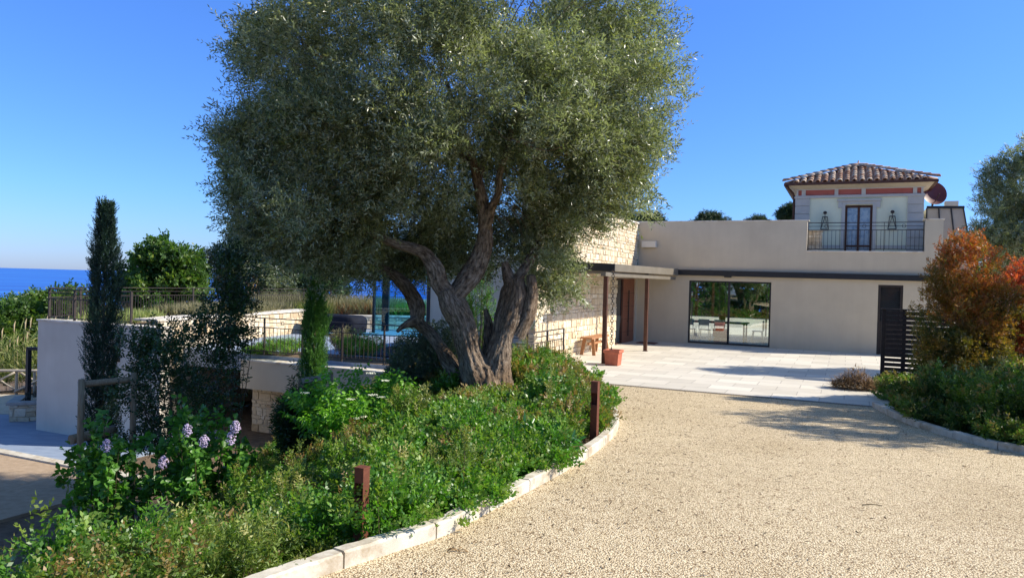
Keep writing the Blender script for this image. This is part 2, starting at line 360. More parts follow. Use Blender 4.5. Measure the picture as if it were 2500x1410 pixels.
# ---- leaves
def unit(a): return a/(np.linalg.norm(a, axis=-1, keepdims=True)+1e-9)
def randunit(n, rng=RNG): return unit(rng.normal(size=(n, 3)))
class Leaves:
    def __init__(s, oval=False): s.B = []; s.A = []; s.N = []; s.L = []; s.Wd = []; s.R = []; s.T = []; s.oval = oval
    def add(s, B, A, N, L, Wd, R=None, T=None):
        n = len(B); s.B.append(B); s.A.append(unit(A)); s.N.append(N)
        s.L.append(np.broadcast_to(L, (n,))); s.Wd.append(np.broadcast_to(Wd, (n,)))
        s.R.append(RNG.random(n) if R is None else R); s.T.append(np.zeros(n) if T is None else T)
    def count(s): return sum(len(b) for b in s.B)
    def build(s, name, mat, parent=None, origin=None):
        B = np.concatenate(s.B); A = np.concatenate(s.A); N = np.concatenate(s.N); L = np.concatenate(s.L)[:, None]; Wd = np.concatenate(s.Wd)[:, None]
        R = np.concatenate(s.R); T = np.concatenate(s.T); n = len(B)
        S = unit(np.cross(A, N)); N = np.cross(S, A)
        off = rootloc(parent) if parent is not None else (np.array(origin, float) if origin is not None else np.zeros(3))
        B = B-off
        if s.oval:
            P = [B, B+A*L*.28+S*Wd*.46+N*Wd*.16, B+A*L*.66+S*Wd*.40+N*Wd*.12-N*L*.04, B+A*L-N*L*.14, B+A*L*.66-S*Wd*.40+N*Wd*.12-N*L*.04, B+A*L*.28-S*Wd*.46+N*Wd*.16]
            V_ = np.stack(P, 1).reshape(-1, 3); idx = np.array([0, 1, 2, 3, 0, 3, 4, 5]); k = 6; nf = 2
        else:
            P = [B, B+A*L*.45+S*Wd*.5+N*Wd*.15, B+A*L-N*L*.05, B+A*L*.45-S*Wd*.5+N*Wd*.15]
            V_ = np.stack(P, 1).reshape(-1, 3); idx = np.array([0, 1, 2, 3]); k = 4; nf = 1
        loops = (np.arange(n)[:, None]*k+idx[None]).reshape(-1)
        me = bpy.data.meshes.new(name)
        me.vertices.add(len(V_)); me.vertices.foreach_set('co', V_.astype(np.float32).ravel())
        me.loops.add(len(loops)); me.loops.foreach_set('vertex_index', loops.astype(np.int32))
        me.polygons.add(n*nf); me.polygons.foreach_set('loop_start', (np.arange(n*nf)*4).astype(np.int32))
        me.update(calc_edges=True)
        for nm, arr in (('rnd', R), ('tipf', T)):
            at = me.attributes.new(nm, 'FLOAT', 'FACE'); at.data.foreach_set('value', np.repeat(arr, nf).astype(np.float32))
        me.materials.append(mat)
        o = bpy.data.objects.new(name, me); COL.objects.link(o)
        if parent is not None: o.parent = parent
        elif origin is not None: o.location = tuple(off)
        return o
def sprigs(lv, P, A, Lp, K, leafL, leafW, ang=.9, up=.5, R=None, T=None, jit=.25, droop=0., pairs=False):
    """K leaves along a twig starting at P with direction A and length Lp"""
    M = len(P); A = unit(A); Lp = np.broadcast_to(Lp, (M,))
    side = unit(np.cross(A, randunit(M))); nrm = np.cross(side, A)
    for i in range(K):
        t = (i//2*2+1)/K if pairs else (i+.7)/K
        sg = 1 if i % 2 else -1
        last = i == K-1
        if pairs and (i//2) % 2:   # decussate
            sd_, nn = nrm, side
        else: sd_, nn = side, nrm
        ax = A*(1 if last else math.cos(ang))+(0 if last else 1)*sd_*sg*math.sin(ang)+RNG.normal(size=(M, 3))*jit
        ax[:, 2] -= droop
        N = nn+np.array([0, 0, up])+RNG.normal(size=(M, 3))*.35
        sz = RNG.uniform(.75, 1.2, M)*(1.0-.25*abs(t-.5))
        lv.add(P+A*(Lp*t)[:, None], ax, unit(N), leafL*sz, leafW*sz, None if R is None else np.clip(R+RNG.normal(size=M)*.18, 0, 1), T)
def plant(lv, st, base, h, r, ns, nsp, K, leafL, leafW, Lp=.12, lean=.5, t0=.25, ang=.9, up=.5, droop=0., tip=0., jit=.25, rbias=0., stem_r=.004, nstem_draw=8, pairs=False, sag=.12, tip0=.8):
    """a shrub of ns curved stems with nsp leaf sprigs each"""
    base = np.array(base, float)
    az = RNG.uniform(0, 2*math.pi, ns); rr = np.sqrt(RNG.random(ns))*r
    tipp = base+np.stack([np.cos(az)*rr, np.sin(az)*rr, h*RNG.uniform(.62, 1.08, ns)*(1-.35*(rr/r)**2)], 1)
    foot = base+np.stack([np.cos(az)*rr*(1-lean), np.sin(az)*rr*(1-lean), np.zeros(ns)], 1)
    def at(t, i):
        p = foot[i]*(1-t)[:, None]+tipp[i]*t[:, None]; p[:, 2] += sag*h*np.sin(t*math.pi); return p
    i = np.repeat(np.arange(ns), nsp); t = t0+(1-t0)*RNG.random(len(i))**.75
    P = at(t, i); tang = unit(at(np.minimum(t+.05, 1.05), i)-P)
    outd = RNG.normal(size=(len(i), 3)); outd[:, 2] = np.abs(outd[:, 2])*.6
    A = unit(tang*.8+unit(outd)*.9)
    stemrnd = RNG.random(ns)
    T = np.clip((t-tip0)/(1-tip0), 0, 1)*tip*np.repeat((stemrnd > .35)*1., nsp) if tip else None
    R = np.clip(RNG.random(ns)[i]*.6+RNG.random(len(i))*.4+rbias, 0, 1)
    sprigs(lv, P, A, Lp*RNG.uniform(.6, 1.3, len(i)), K, leafL, leafW, ang, up, R, T, jit, droop, pairs)
    if st is not None:
        for q in range(min(ns, nstem_draw)):
            tt = np.linspace(0, 1, 5); st.tube(at(tt, np.full(5, q)), np.linspace(stem_r, stem_r*.4, 5), 4, cap=False)

# ------------------------------------------------------------------ terrain
K1 = [tuple(GR(x, y)[:2]) for x, y in [(150, 1660), (450, 1530), (650, 1452), (772, 1410), (880, 1374), (1011, 1331), (1100, 1303), (1163, 1264), (1290, 1200), (1410, 1134), (1480, 1086), (1513, 1046), (1508, 1012), (1490, 992)]]
K1 += [(1.42, 13.2), (1.55, 14.6), (1.9, 15.6), (1.85, 16.6)]
K2 = [tuple(GR(x, y)[:2]) for x, y in [(2128, 992), (2200, 1030), (2280, 1055), (2350, 1077), (2430, 1095), (2510, 1112)]]+[(7.6, 8.2), (8.6, 6.8), (10.5, 5.4), (14, 4.5)]
def smooth_poly(P, n=6):
    P = np.array(P, float); Q = np.vstack([2*P[0]-P[1], P, 2*P[-1]-P[-2]]); out = []
    for i in range(1, len(Q)-2):
        for k in range(n):
            t = k/n; a, b_, c_, d_ = Q[i-1], Q[i], Q[i+1], Q[i+2]
            out.append(.5*((2*b_)+(-a+c_)*t+(2*a-5*b_+4*c_-d_)*t*t+(-a+3*b_-3*c_+d_)*t**3))
    out.append(P[-1]); return np.array(out)
def relax(P, n=14):
    P = smooth_poly(P)
    for _ in range(n):
        Q = P.copy(); Q[1:-1] = (P[:-2]+P[1:-1]*2+P[2:])/4; P = Q
    return P
K1s = relax(K1); K2s = relax(K2)
def dist_poly(P, X, Y):
    """distance and side (left positive) from polyline"""
    best = np.full(X.shape, 1e9); side = np.zeros(X.shape)
    for i in range(len(P)-1):
        a = P[i]; d = P[i+1]-a; L2 = d@d
        t = np.clip(((X-a[0])*d[0]+(Y-a[1])*d[1])/L2, 0, 1)
        dx = X-(a[0]+t*d[0]); dy = Y-(a[1]+t*d[1]); q = np.hypot(dx, dy); cr = d[0]*dy-d[1]*dx
        m_ = q < best; best = np.where(m_, q, best); side = np.where(m_, np.sign(cr), side)
    return best, side
BEDTOP = np.array([(K1s[0][0]-3, K1s[0][1]-2.4)]+[tuple(p) for p in K1s]+[(.75, 17.3), (1.6, 19.2)])
def ground_h(X, Y):
    X = np.asarray(X, float); Y = np.asarray(Y, float)
    u = (X-O[0])*U[0]+(Y-O[1])*U[1]; v = (X-O[0])*V[0]+(Y-O[1])*V[1]
    rz = road_z(np.minimum(v, 40))
    d1, s1 = dist_poly(BEDTOP, X, Y); left = s1 > 0
    sl_ = np.clip(d1-np.interp(Y, [6, 10], [.35, 2.2]), 0, None)
    bed = np.maximum(rz-.07+.15*np.clip((d1-.42)/.4, 0, 1)-np.interp(Y, [6, 10], [.80, .62])*sl_, -2.9)
    d2, s2 = dist_poly(K2s, X, Y); rightb = (s2 > 0) & (X > 5.5) & (Y < 22)
    z = np.where(left, bed, rz-.08)
    z = np.where(rightb & ~left, rz-.07+.15*np.clip((d2-.42)/.4, 0, 1)+.08*np.clip(d2-1, 0, 2), z)
    house = (v < 12.25)
    z = np.where(house & (u < -.2), -2.9, z); z = np.where(house & (u >= -.2), -.75, z)
    far = np.maximum(Y-46, 0); leftfar = np.clip((-X-17)/10, 0, 1)*np.clip((Y-24)/8, 0, 1)
    z = z-.16*far-leftfar*2.0
    z = np.where(X < -40, z-(-X-40)*.15, z)
    return np.maximum(z, -75)
xs = np.concatenate([[-40000, -8000, -1500, -600, -300, -150, -80, -50], np.arange(-36, -15, 1.), np.arange(-15, 10, .35), np.arange(10, 40, 1.5), [60, 120, 300, 1000, 8000, 40000]])
ys = np.concatenate([[-3000, -300, -60, -20, -8], np.arange(-4, 22, .35), np.arange(22, 70, 1.5), [90, 130, 200, 330, 600, 1500, 8000, 40000]])
GX, GY = np.meshgrid(xs, ys); GZ = ground_h(GX, GY)
def sheet(name, GX, GY, GZ, mat):
    ny, nx = GX.shape; me = bpy.data.meshes.new(name)
    vs = np.stack([GX, GY, GZ], -1).reshape(-1, 3)
    i = np.arange(ny-1)[:, None]*nx+np.arange(nx-1)[None]
    f = np.stack([i, i+1, i+nx+1, i+nx], -1).reshape(-1, 4)
    me.from_pydata(vs.tolist(), [], f.tolist()); me.materials.append(mat); me.polygons.foreach_set('use_smooth', [True]*len(me.polygons)); me.update()
    o = bpy.data.objects.new(name, me); COL.objects.link(o); return o
tag(sheet('ground', GX, GY, GZ, soil), kind='structure')
# sea
mb = MB(); mb.add([(-90000, 250, -60), (90000, 250, -60), (90000, 90000, -60), (-90000, 90000, -60)], [(0, 1, 2, 3)]); tag(mb.build('sea', seam), kind='structure')
# driveway sheet: between the kerbs, from the drain to behind the camera
rows = []
for y in np.arange(-14, 17, .5):
    pass
def polyx(P, y):
    P = P[np.argsort(P[:, 1])]; return np.interp(y, P[:, 1], P[:, 0])
mb = MB(); yy = np.arange(-14, 16.6, .25); grid = []
for y in yy:
    xl = polyx(K1s, y) if y > K1s[0][1] else K1s[0][0]-(K1s[0][1]-y)*1.3
    xr = polyx(K2s, y) if y > 4.6 else 14+(4.6-y)
    if y > K2s[0][1]: xr = K2s[0][0]
    row = []
    for k in range(9):
        x = xl-.12+(xr-xl+.22)*k/8
        uu, vv = uvof((x, y, 0)); 
        if vv < VD-.1: x, y2, _ = W(uu, VD-.1, 0)
        else: y2 = y
        row.append((x, y2, float(road_z(max(vv, VD)))))
    grid.append(row)
vs = [p for r_ in grid for p in r_]
mb.add(vs, [(i*9+k, i*9+k+1, (i+1)*9+k+1, (i+1)*9+k) for i in range(len(grid)-1) for k in range(8)], True)
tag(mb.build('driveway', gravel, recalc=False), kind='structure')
# terrace paving (step of 4 mm above) right of the stone wall
mb = MB()
mb.add([W(-.3, -2, -.596), W(26, -2, -.596), W(26, VD-.07, -.596), W(-.3+.95, VD-.07, -.596), W(.62, 12.3, -.596), W(-.3, 12.3, -.596)], [(0, 1, 2, 3, 4, 5)])
tag(mb.build('terrace_paving', paving, recalc=False), kind='structure')
# back courtyard seen through the big window
mb = MB(); mb.add([W(-14, -6.6, -.59), W(14, -6.6, -.59), W(14, -26, -.59), W(-14, -26, -.59)], [(0, 1, 2, 3)]); tag(mb.build('rear_courtyard_paving', paving, recalc=False), kind='structure')
mb = MB(); mb.add([W(-40, -26, -.8), W(30, -26, -.8), W(30, -45, -.8), W(-40, -45, -.8)], [(0, 1, 2, 3)]); tag(mb.build('rear_gravel_yard', yardgrav, recalc=False), kind='structure')
# left lower courtyard
mb = MB()
mb.hbox(-16, -8.0, 12.6, 17.0, -3.2, -2.846); tag(mb.build('lower_courtyard_paving', bluepave), kind='structure')
mb = MB(); mb.hbox(-22, -6, 17.25, 21.0, -3.2, -2.842); tag(mb.build('lower_yard_gravel', yardgrav), kind='structure')
mb = MB(); a = G(-60, 1015, -2.85); 
mb.add([(-24, 22.3, -2.84), (-13.2, 22.3, -2.84), (-13.2, 25.8, -2.84), (-26, 25.8, -2.84)], [(0, 1, 2, 3)]); tag(mb.build('sandy_path', path_m, recalc=False), kind='structure')
# kerbs
def kerb(name, P, side, label, w=.11, h=.10):
    P = smooth_poly(P, 5); T = np.gradient(P, axis=0); T /= np.linalg.norm(T, axis=1)[:, None]; Nn = np.stack([-T[:, 1], T[:, 0]], 1)*side
    root = thing(name, (*P[0], 0), label, 'kerb')
    seg = []; acc = 0; start = 0
    for i in range(1, len(P)):
        acc += np.linalg.norm(P[i]-P[i-1])
        if acc > .78 or i == len(P)-1: seg.append((start, i)); start = i; acc = 0
    for a, b_ in seg:
        m_ = MB(); vs = []; k = b_-a+1; jz = random.uniform(-.004, .004)
        for i in range(a, b_+1):
            p = P[i].copy()
            if i == a: p = p+T[i]*.007
            if i == b_: p = p-T[i]*.007
            z0 = float(road_z(uvof((p[0], p[1], 0))[1]))+jz; q = p+Nn[i]*w; c = .012+random.uniform(-.004, .006); z0 += random.uniform(-.004, .003)
            vs += [(p[0], p[1], z0-.1), (p[0], p[1], z0+h-c), (*(p+Nn[i]*c), z0+h), (*(q-Nn[i]*c), z0+h), (*q, z0+h-c), (*q, z0-.1)]
        fs = [(i*6+j, i*6+(j+1) % 6, (i+1)*6+(j+1) % 6, (i+1)*6+j) for i in range(k-1) for j in range(6)]+[tuple(range(6)), tuple((k-1)*6+j for j in range(6))]
        m_.add(vs, fs); m_.build('kerb_stone', kerb_m, root)
kerb('stone_kerb', K1s[::4], 1, 'white limestone kerb curving round the planted bed under the big olive tree')
kerb('stone_kerb', K2s[::4], 1, 'white limestone kerb curving along the shaded shrubs at the right edge')
mb = MB(); mb.hbox(-17, -5.5, 17.0, 17.25, -3.2, -2.80)
tag(mb.build('courtyard_edging', kerb_m), 'straight white stone edging between the bluish courtyard and the brown gravel', 'edging')
# drain channel with slotted grate
root = thing('drain_channel', W(1.8, VD, -.6), 'narrow slotted black metal drain where gravel meets pale paving', 'drain')
mb = MB(); mb.hbox(2.6, 8.1, VD-.068, VD+.07, -.70, -.602); mb.build('channel', black_metal, root)
mb = MB()
for u_ in np.arange(2.62, 8.06, .055): mb.hbox(u_, u_+.028, VD-.055, VD+.055, -.602, -.590)
mb.hbox(2.6, 8.1, VD-.068, VD-.055, -.602, -.589); mb.hbox(2.6, 8.1, VD+.055, VD+.068, -.602, -.589)
mb.build('grate', soffit_m, root)

# ------------------------------------------------------------------ rubble masonry panels
def rubble(mb, origin, ax, ay, w, h, seed, holes=(), depth=.035, sc=1.0):
    """stones on plane origin + ax*x + ay*y; proud along n"""
    rs = random.Random(seed); origin = np.array(origin, float); n = np.cross(ax, ay); n = n/np.linalg.norm(n)
    y = 0
    while y < h-.02:
        ch = min(rs.choice([.08, .11, .14, .17, .2, .22])*sc, h-y)
        if h-y-ch < .06: ch = h-y
        x = -rs.random()*.15
        while x < w:
            sw = rs.uniform(.10, .38)*sc; x0 = max(x, 0); x1 = min(x+sw, w); x += sw
            if w-x1 < .06: x1 = w; x = w+1
            parts = [(y, y+ch)]
            if ch > .17 and sw < .3 and rs.random() < .35: m_ = y+ch*rs.uniform(.4, .6); parts = [(y, m_), (m_, y+ch)]
            for ya, yb in parts:
                cx, cy = (x0+x1)/2, (ya+yb)/2
                if any(a < cx < b_ and c_ < cy < d_ for a, b_, c_, d_ in holes): continue
                if x1-x0 < .03: continue
                g = .004*sc; d_ = rs.uniform(.45, 1.0)*depth; j = lambda: rs.uniform(-.016, .016)*sc
                bz = .012
                c4 = [(x0+g+j(), ya+g+j()), (x1-g+j(), ya+g+j()), (x1-g+j(), yb-g+j()), (x0+g+j(), yb-g+j())]
                # octagon-like corners
                oc = []
                for q in range(4):
                    p, pp, pn = c4[q], c4[(q-1) % 4], c4[(q+1) % 4]; cut = rs.uniform(.08, .22)
                    oc.append((p[0]+(pp[0]-p[0])*cut*.6, p[1]+(pp[1]-p[1])*cut*.6)); oc.append((p[0]+(pn[0]-p[0])*cut*.4, p[1]+(pn[1]-p[1])*cut*.4))
                mx, my = cx, cy
                base = [origin+ax*p[0]+ay*p[1]-n*.01 for p in oc]
                tp = [origin+ax*(p[0]+(mx-p[0])*.10)+ay*(p[1]+(my-p[1])*.13)+n*(d_+rs.uniform(-.006, .006)) for p in oc]
                mb.add(base+tp, [(k, (k+1) % 8, 8+(k+1) % 8, 8+k) for k in range(8)]+[tuple(range(8, 16))], r=rs.random())
        y += ch

# ------------------------------------------------------------------ the villa
Z = np.array([0, 0, 1.])
villa = thing('villa', W(0, 0, -.6), 'pale modern villa with flat roof, tall rubble stone wall and tiled upper tower', 'house')
# facade wall, with openings
mb = MB()
T0 = -.3; TF = 4.03
mb.hbox(0, 2.0, T0, 0, -.9, 1.79)
mb.hbox(4.95, 8.42, T0, 0, -.9, 1.79)
mb.hbox(9.18, 10.3, T0, 0, -.9, 1.79)
mb.hbox(2.0, 4.95, T0, 0, -.9, -.57)
mb.hbox(8.42, 9.18, T0, 0, -.9, -.59)
mb.hbox(0, 10.3, T0, 0, 1.79, 2.90)
mb.hbox(0, 6.1, T0, 0, 2.90, 4.0)
mb.hbox(9.77, 10.3, T0, 0, 2.90, 4.0)
mb.build('facade_wall', plaster, villa)
mb = MB()
mb.hbox(-.35, 6.16, -.36, .02, 4.0, 4.035); mb.hbox(9.71, 10.34, -.36, .02, 4.0, 4.035); mb.hbox(6.1, 9.77, -.34, .03, 2.90, 2.94)
mb.build('facade_coping', coping_m, villa)
mb = MB()   # body behind the facade: roof, side walls, rear wall, balcony floor
mb.hbox(10.0, 10.3, -7, T0-.003, -.9, 4.0)
mb.hbox(-.5, 6.05, -6.6, T0-.003, 3.2, 3.45)
mb.hbox(10.3-4.25, 10.0, -6.6, T0-.003, 2.6, 2.89)
mb.hbox(6.15, 10.0, -6.6, -6.3, -.9, 2.6)
mb.hbox(-.5, .6, -6.6, -6.3, -.9, 3.2)
mb.hbox(5.85, 6.04, -1.9, T0-.003, 2.9, 3.2)
mb.hbox(6.0, 6.15, -6.3, -1.0, -.9, 2.6)
mb.build('house_body', plaster, villa)
mb = MB(); mb.hbox(-.4, 6.0, -6.3, -.3, -.9, -.575); mb.build('interior_floor', pinkstone, villa)
# rear glazing frames
mb = MB()
for u_ in (.6, 2.4, 4.2, 5.95): mb.hbox(u_-.03, u_+.03, -6.5, -6.42, -.58, 3.19)
mb.hbox(.57, 5.98, -6.49, -6.43, 2.2, 2.28)
mb.build('rear_window_frame', black_metal, villa)
# big sliding window
mb = MB(); fw = .055
mb.hbox(2.0, 4.95, -.16, -.06, 1.79-fw, 1.788); mb.hbox(2.0, 4.95, -.16, -.06, -.568, -.568+fw)
mb.hbox(2.002, 2.002+fw, -.16, -.06, -.568+fw, 1.79-fw); mb.hbox(4.948-fw, 4.948, -.16, -.06, -.568+fw, 1.79-fw)
mb.hbox(3.43, 3.50, -.15, -.055, -.568+fw, 1.79-fw)
wf = mb.build('window_frame', black_metal, villa); tag(wf, 'wide black framed sliding window')
for a, b_, vv in ((2.06, 3.43, -.10), (3.50, 4.89, -.13)):
    mb = MB(); mb.hbox(a, b_, vv-.003, vv+.003, -.51, 1.73); mb.build('pane', glass, wf)
mb = MB(); mb.bar(W(2.12, -.04, .15), W(2.12, -.04, 1.0), .025); mb.build('pull_handle', soffit_m, wf)
# service door
mb = MB(); mb.hbox(8.42, 8.50, -.16, -.02, -.588, 1.788); mb.hbox(9.10, 9.18, -.16, -.02, -.588, 1.788); mb.hbox(8.50, 9.10, -.16, -.02, 1.71, 1.788)
sdr = mb.build('service_door', dark_slat, villa); tag(sdr, 'dark brown service door with upper glass')
mb = MB(); mb.hbox(8.50, 9.10, -.12, -.07, -.585, .55)
for k in range(9): mb.hbox(8.56, 9.04, -.07, -.06, -.4+k*.1, -.34+k*.1)
mb.build('door_leaf', dark_slat, sdr)
mb = MB(); mb.hbox(8.50, 9.10, -.11, -.08, .55, 1.71); mb.build('door_glass', dark_glass, sdr)
mb = MB()
for k in range(10): mb.hbox(8.53, 9.07, -.19, -.17, .6+k*.1, .65+k*.1)
mb.build('blind', iron, sdr)
# beam band along the facade
mb = MB(); uu = [.02, 10.2]
mb.hexa([W(.05, .001, 1.99), W(10.2, .001, 1.94), W(10.2, .14, 1.94), W(.05, .14, 1.99), W(.05, .001, 2.20), W(10.2, .001, 2.13), W(10.2, .14, 2.13), W(.05, .14, 2.20)])
mb.build('steel_beam', black_metal, villa)
mb = MB(); mb.bar(W(3.3, .07, 1.955), W(3.55, .07, 1.95), .08, .05); mb.build('spotlight', black_metal, villa)
# stone wing wall (blade) with door at its inner end
mb = MB()
mb.hbox(-.50, -.03, 2.75, 10.18, -.9, 3.93); mb.hbox(-.50, -.03, 0.0, 2.75, 1.80, 3.93); mb.hbox(-.5, -.03, -.3, .22, -.9, 1.80)
sw = mb.build('stone_wing_wall', mortar_m, villa)
mb = MB()
rubble(mb, W(-.03, 10.18, -.62), -V, Z, 10.18, 4.55, 3, holes=[(7.43, 11, 0, 2.42)])
rubble(mb, W(-.50, 10.18, -2.9), U, Z, .50, 6.83, 5)
sf = mb.build('stone_facing', stone_m, sw)
mb = MB(); mb.hbox(-.55, .03, -.3, 10.24, 3.93, 3.98); mb.build('stone_wall_coping', coping_m, villa)
mb = MB(); mb.hbox(-.03, .0, -.0, .22, -.6, 1.80); mb.hbox(-.03, .012, .0, 2.78, 1.80, 1.97); mb.build('door_surround', plaster, villa)
# entrance door (in stone-wing plane)
mb = MB(); mb.hbox(-.14, -.05, .22, 1.75, -.6, 1.79); dr = mb.build('entrance_door', door_wood, villa); tag(dr, 'reddish wooden entrance door with long black pull bar')
mb = MB(); mb.bar(W(.0, 1.15, -.35), W(.0, 1.15, 1.35), .03); mb.bar(W(-.06, 1.15, .2), W(.0, 1.15, .2), .02); mb.bar(W(-.06, 1.15, .9), W(.0, 1.15, .9), .02); mb.build('pull_handle', black_metal, dr)
mb = MB()
for z_ in (-.2, .28, .76, 1.24): mb.hbox(-.052, -.045, .24, 1.73, z_, z_+.012)
mb.build('door_groove', brown_metal, dr)
mb = MB(); mb.hbox(-.12, -.09, 1.85, 2.70, -.56, 1.75); sg = mb.build('sidelight_pane', dark_glass, villa)
mb = MB(); mb.hbox(-.16, -.05, 1.75, 1.85, -.6, 1.79); mb.hbox(-.16, -.05, 2.70, 2.75, -.6, 1.79); mb.hbox(-.16, -.05, 1.85, 2.70, 1.75, 1.79); mb.hbox(-.16, -.05, 1.85, 2.70, -.6, -.56); mb.build('sidelight_frame', brown_metal, villa)
# left white wing behind the olive
mb = MB()
mb.hbox(-3.6, -.503, 9.3, 9.6, -.9, 2.3); mb.hbox(-3.6, -.503, 4, 9.3, 2.05, 2.3)
mb.build('left_wing_wall', white_plaster, villa)
mb = MB(); mb.hbox(-3.70, -3.60, 9.35, 9.62, -.7, 2.3); mb.build('left_wing_frame', black_metal, villa)
mb = MB(); mb.hbox(-3.85, -3.705, 9.1, 9.4, -.7, 2.2); mb.build('left_wing_pier', plaster, villa)
# slab edge and lower storey
mb = MB(); mb.hbox(-8.05, .70, 12.0, 12.42, -1.62, -.84)
mb.build('slab_edge', plaster, villa)
mb = MB(); mb.hbox(-8.08, .72, 11.98, 12.45, -.84, -.80); mb.build('slab_coping', coping_m, villa)
mb = MB(); mb.hbox(-16.5, -.603, -5.0, 12.0, -1.2, -.70); mb.build('upper_deck', bluepave, villa)
mb = MB(); mb.hbox(-8.0, .6, 11.3, 11.99, -3, -1.62); lw = mb.build('lower_wall', mortar_m, villa)
mb = MB(); rubble(mb, W(-8.0, 11.99, -2.9), U, Z, 8.0, 1.26, 11, sc=1.2); mb.build('lower_stone_facing', stone_m, lw)
# tower
mb = MB()
TV = -1.8; tu0, tu1 = 5.56, 9.86
mb.hbox(tu0+.04, 7.30, TV-.3, TV-.04, 2.5, 5.0); mb.hbox(8.22, tu1-.04, TV-.3, TV-.04, 2.5, 5.0); mb.hbox(7.30, 8.22, TV-.3, TV-.04, 4.72, 5.0)
mb.hbox(tu0+.04, tu0+.34, TV-4.2, TV-.3, 2.5, 5.0); mb.hbox(tu1-.34, tu1-.04, TV-4.2, TV-.3, 2.5, 5.0); mb.hbox(tu0+.34, tu1-.34, TV-4.2, TV-3.9, 2.5, 5.0)
tw = mb.build('tower_wall', pale_wall, villa)
mb = MB()
for a, b_ in ((tu0, tu0+.52), (tu1-.52, tu1)):
    mb = MB()
    for k in range(7):
        z0 = 2.92+k*.298
        mb.hbox(a, b_, TV-.5, TV, z0+.012, min(z0+.286, 4.995))
        mb.hbox(a+.02, b_-.02, TV-.49, TV-.03, z0-.01, z0+.014)
    mb.build('quoin', quoin_m, tw)
mb = MB()
mb.hbox(7.18, 7.30, TV-.06, TV, 2.92, 4.74); mb.hbox(8.22, 8.34, TV-.06, TV, 2.92, 4.74); mb.hbox(7.18, 8.34, TV-.06, TV+.003, 4.742, 4.86)
mb.hbox(7.06, 7.18, TV-.06, TV+.02, 4.62, 4.86); mb.hbox(8.34, 8.46, TV-.06, TV+.02, 4.62, 4.86); mb.hbox(7.02, 8.50, TV-.06, TV+.05, 4.862, 4.93)
mb.build('door_moulding', trim_m, tw)
mb = MB(); mb.hbox(tu0-.03, tu1+.03, TV-4.23, TV+.03, 5.0, 5.07); mb.build('string_course', trim_m, tw)
mb = MB(); mb.hbox(tu0+.05, tu1-.05, TV-4.2, TV-.05, 5.07, 5.36); fz = mb.build('frieze', pink_m, tw)
mb = MB()
for a, b_ in ((tu0+.04, tu0+.10), (tu0+.22, tu0+.36), (6.92, 7.05), (7.83, 7.97), (9.50, 9.63), (tu1-.1, tu1-.03)): mb.hbox(a, b_, TV-.06, TV, 5.07, 5.33)
mb.hbox(tu0-.0, tu1+.0, TV-.06, TV+.01, 5.072, 5.10); mb.hbox(tu0, tu1, TV-.06, TV+.01, 5.305, 5.36)
mb.build('frieze_panel', trim_m, tw)
# soffit: sloped up and outwards
ev = .29; e0, e1, f0, f1 = tu0-ev, tu1+ev, TV-4.2-ev, TV+ev
mb = MB()
i0 = [W(tu0, TV-4.2, 5.33), W(tu1, TV-4.2, 5.33), W(tu1, TV, 5.33), W(tu0, TV, 5.33)]; o0 = [W(e0, f0, 5.47), W(e1, f0, 5.47), W(e1, f1, 5.47), W(e0, f1, 5.47)]
t0_ = [p+Z*.03 for p in o0]; mb.add(i0+o0+t0_, [(k, (k+1) % 4, 4+(k+1) % 4, 4+k) for k in range(4)]+[(4+k, 4+(k+1) % 4, 8+(k+1) % 4, 8+k) for k in range(4)]+[(8, 9, 10, 11), (0, 1, 2, 3)])
mb.build('soffit', plaster, tw)
mb = MB(); g = .06
for a, b_ in ((W(e0-g, f1+g, 5.50), W(e1+g, f1+g, 5.50)), (W(e1+g, f1+g, 5.50), W(e1+g, f0-g, 5.50)), (W(e0-g, f1+g, 5.50), W(e0-g, f0-g, 5.50))): mb.bar(a, b_, .10, .09)
mb.tube([W(e0, f1+.02, 5.45), W(e0+.05, f1-.1, 5.36), W(e0+.2, TV-.1, 5.2), W(tu0-.05, TV-.1, 5.08), W(tu0-.05, TV-.1, 2.9)], .045, 8)
mb.build('gutter', brown_metal, tw)
# hip roof of barrel tiles
pk = W((tu0+tu1)/2, TV-2.1, 6.42); cor = [W(e0-.05, f1+.05, 5.52), W(e1+.05, f1+.05, 5.52), W(e1+.05, f0-.05, 5.52), W(e0-.05, f0-.05, 5.52)]
mb = MB(); mb.add([*cor, pk], [(0, 1, 4), (1, 2, 4), (2, 3, 4), (3, 0, 4)]); rf = mb.build('tower_roof', tile_m, tw)
mb = MB()
rs = random.Random(5)
def btile(c, dn, sd_, nrm, L, w, r, n=7, cover=True):
    vs = []
    for e, (tt, ww) in enumerate(((0, w*.84), (L, w))):
        for layer in (0, .013):
            for k in range(n):
                a = math.pi*k/(n-1); vs.append(c+dn*tt+sd_*(-math.cos(a))*(ww/2-layer)+nrm*(math.sin(a)*(ww/2-layer)*.85+(.02 if e == 0 else .045)))
    fs = []
    for k in range(n-1):
        fs += [(k, k+1, 2*n+k+1, 2*n+k), (n+k, 3*n+k, 3*n+k+1, n+k+1), (2*n+k, 2*n+k+1, 3*n+k+1, 3*n+k)]
    mb.add(vs, fs, True, r)
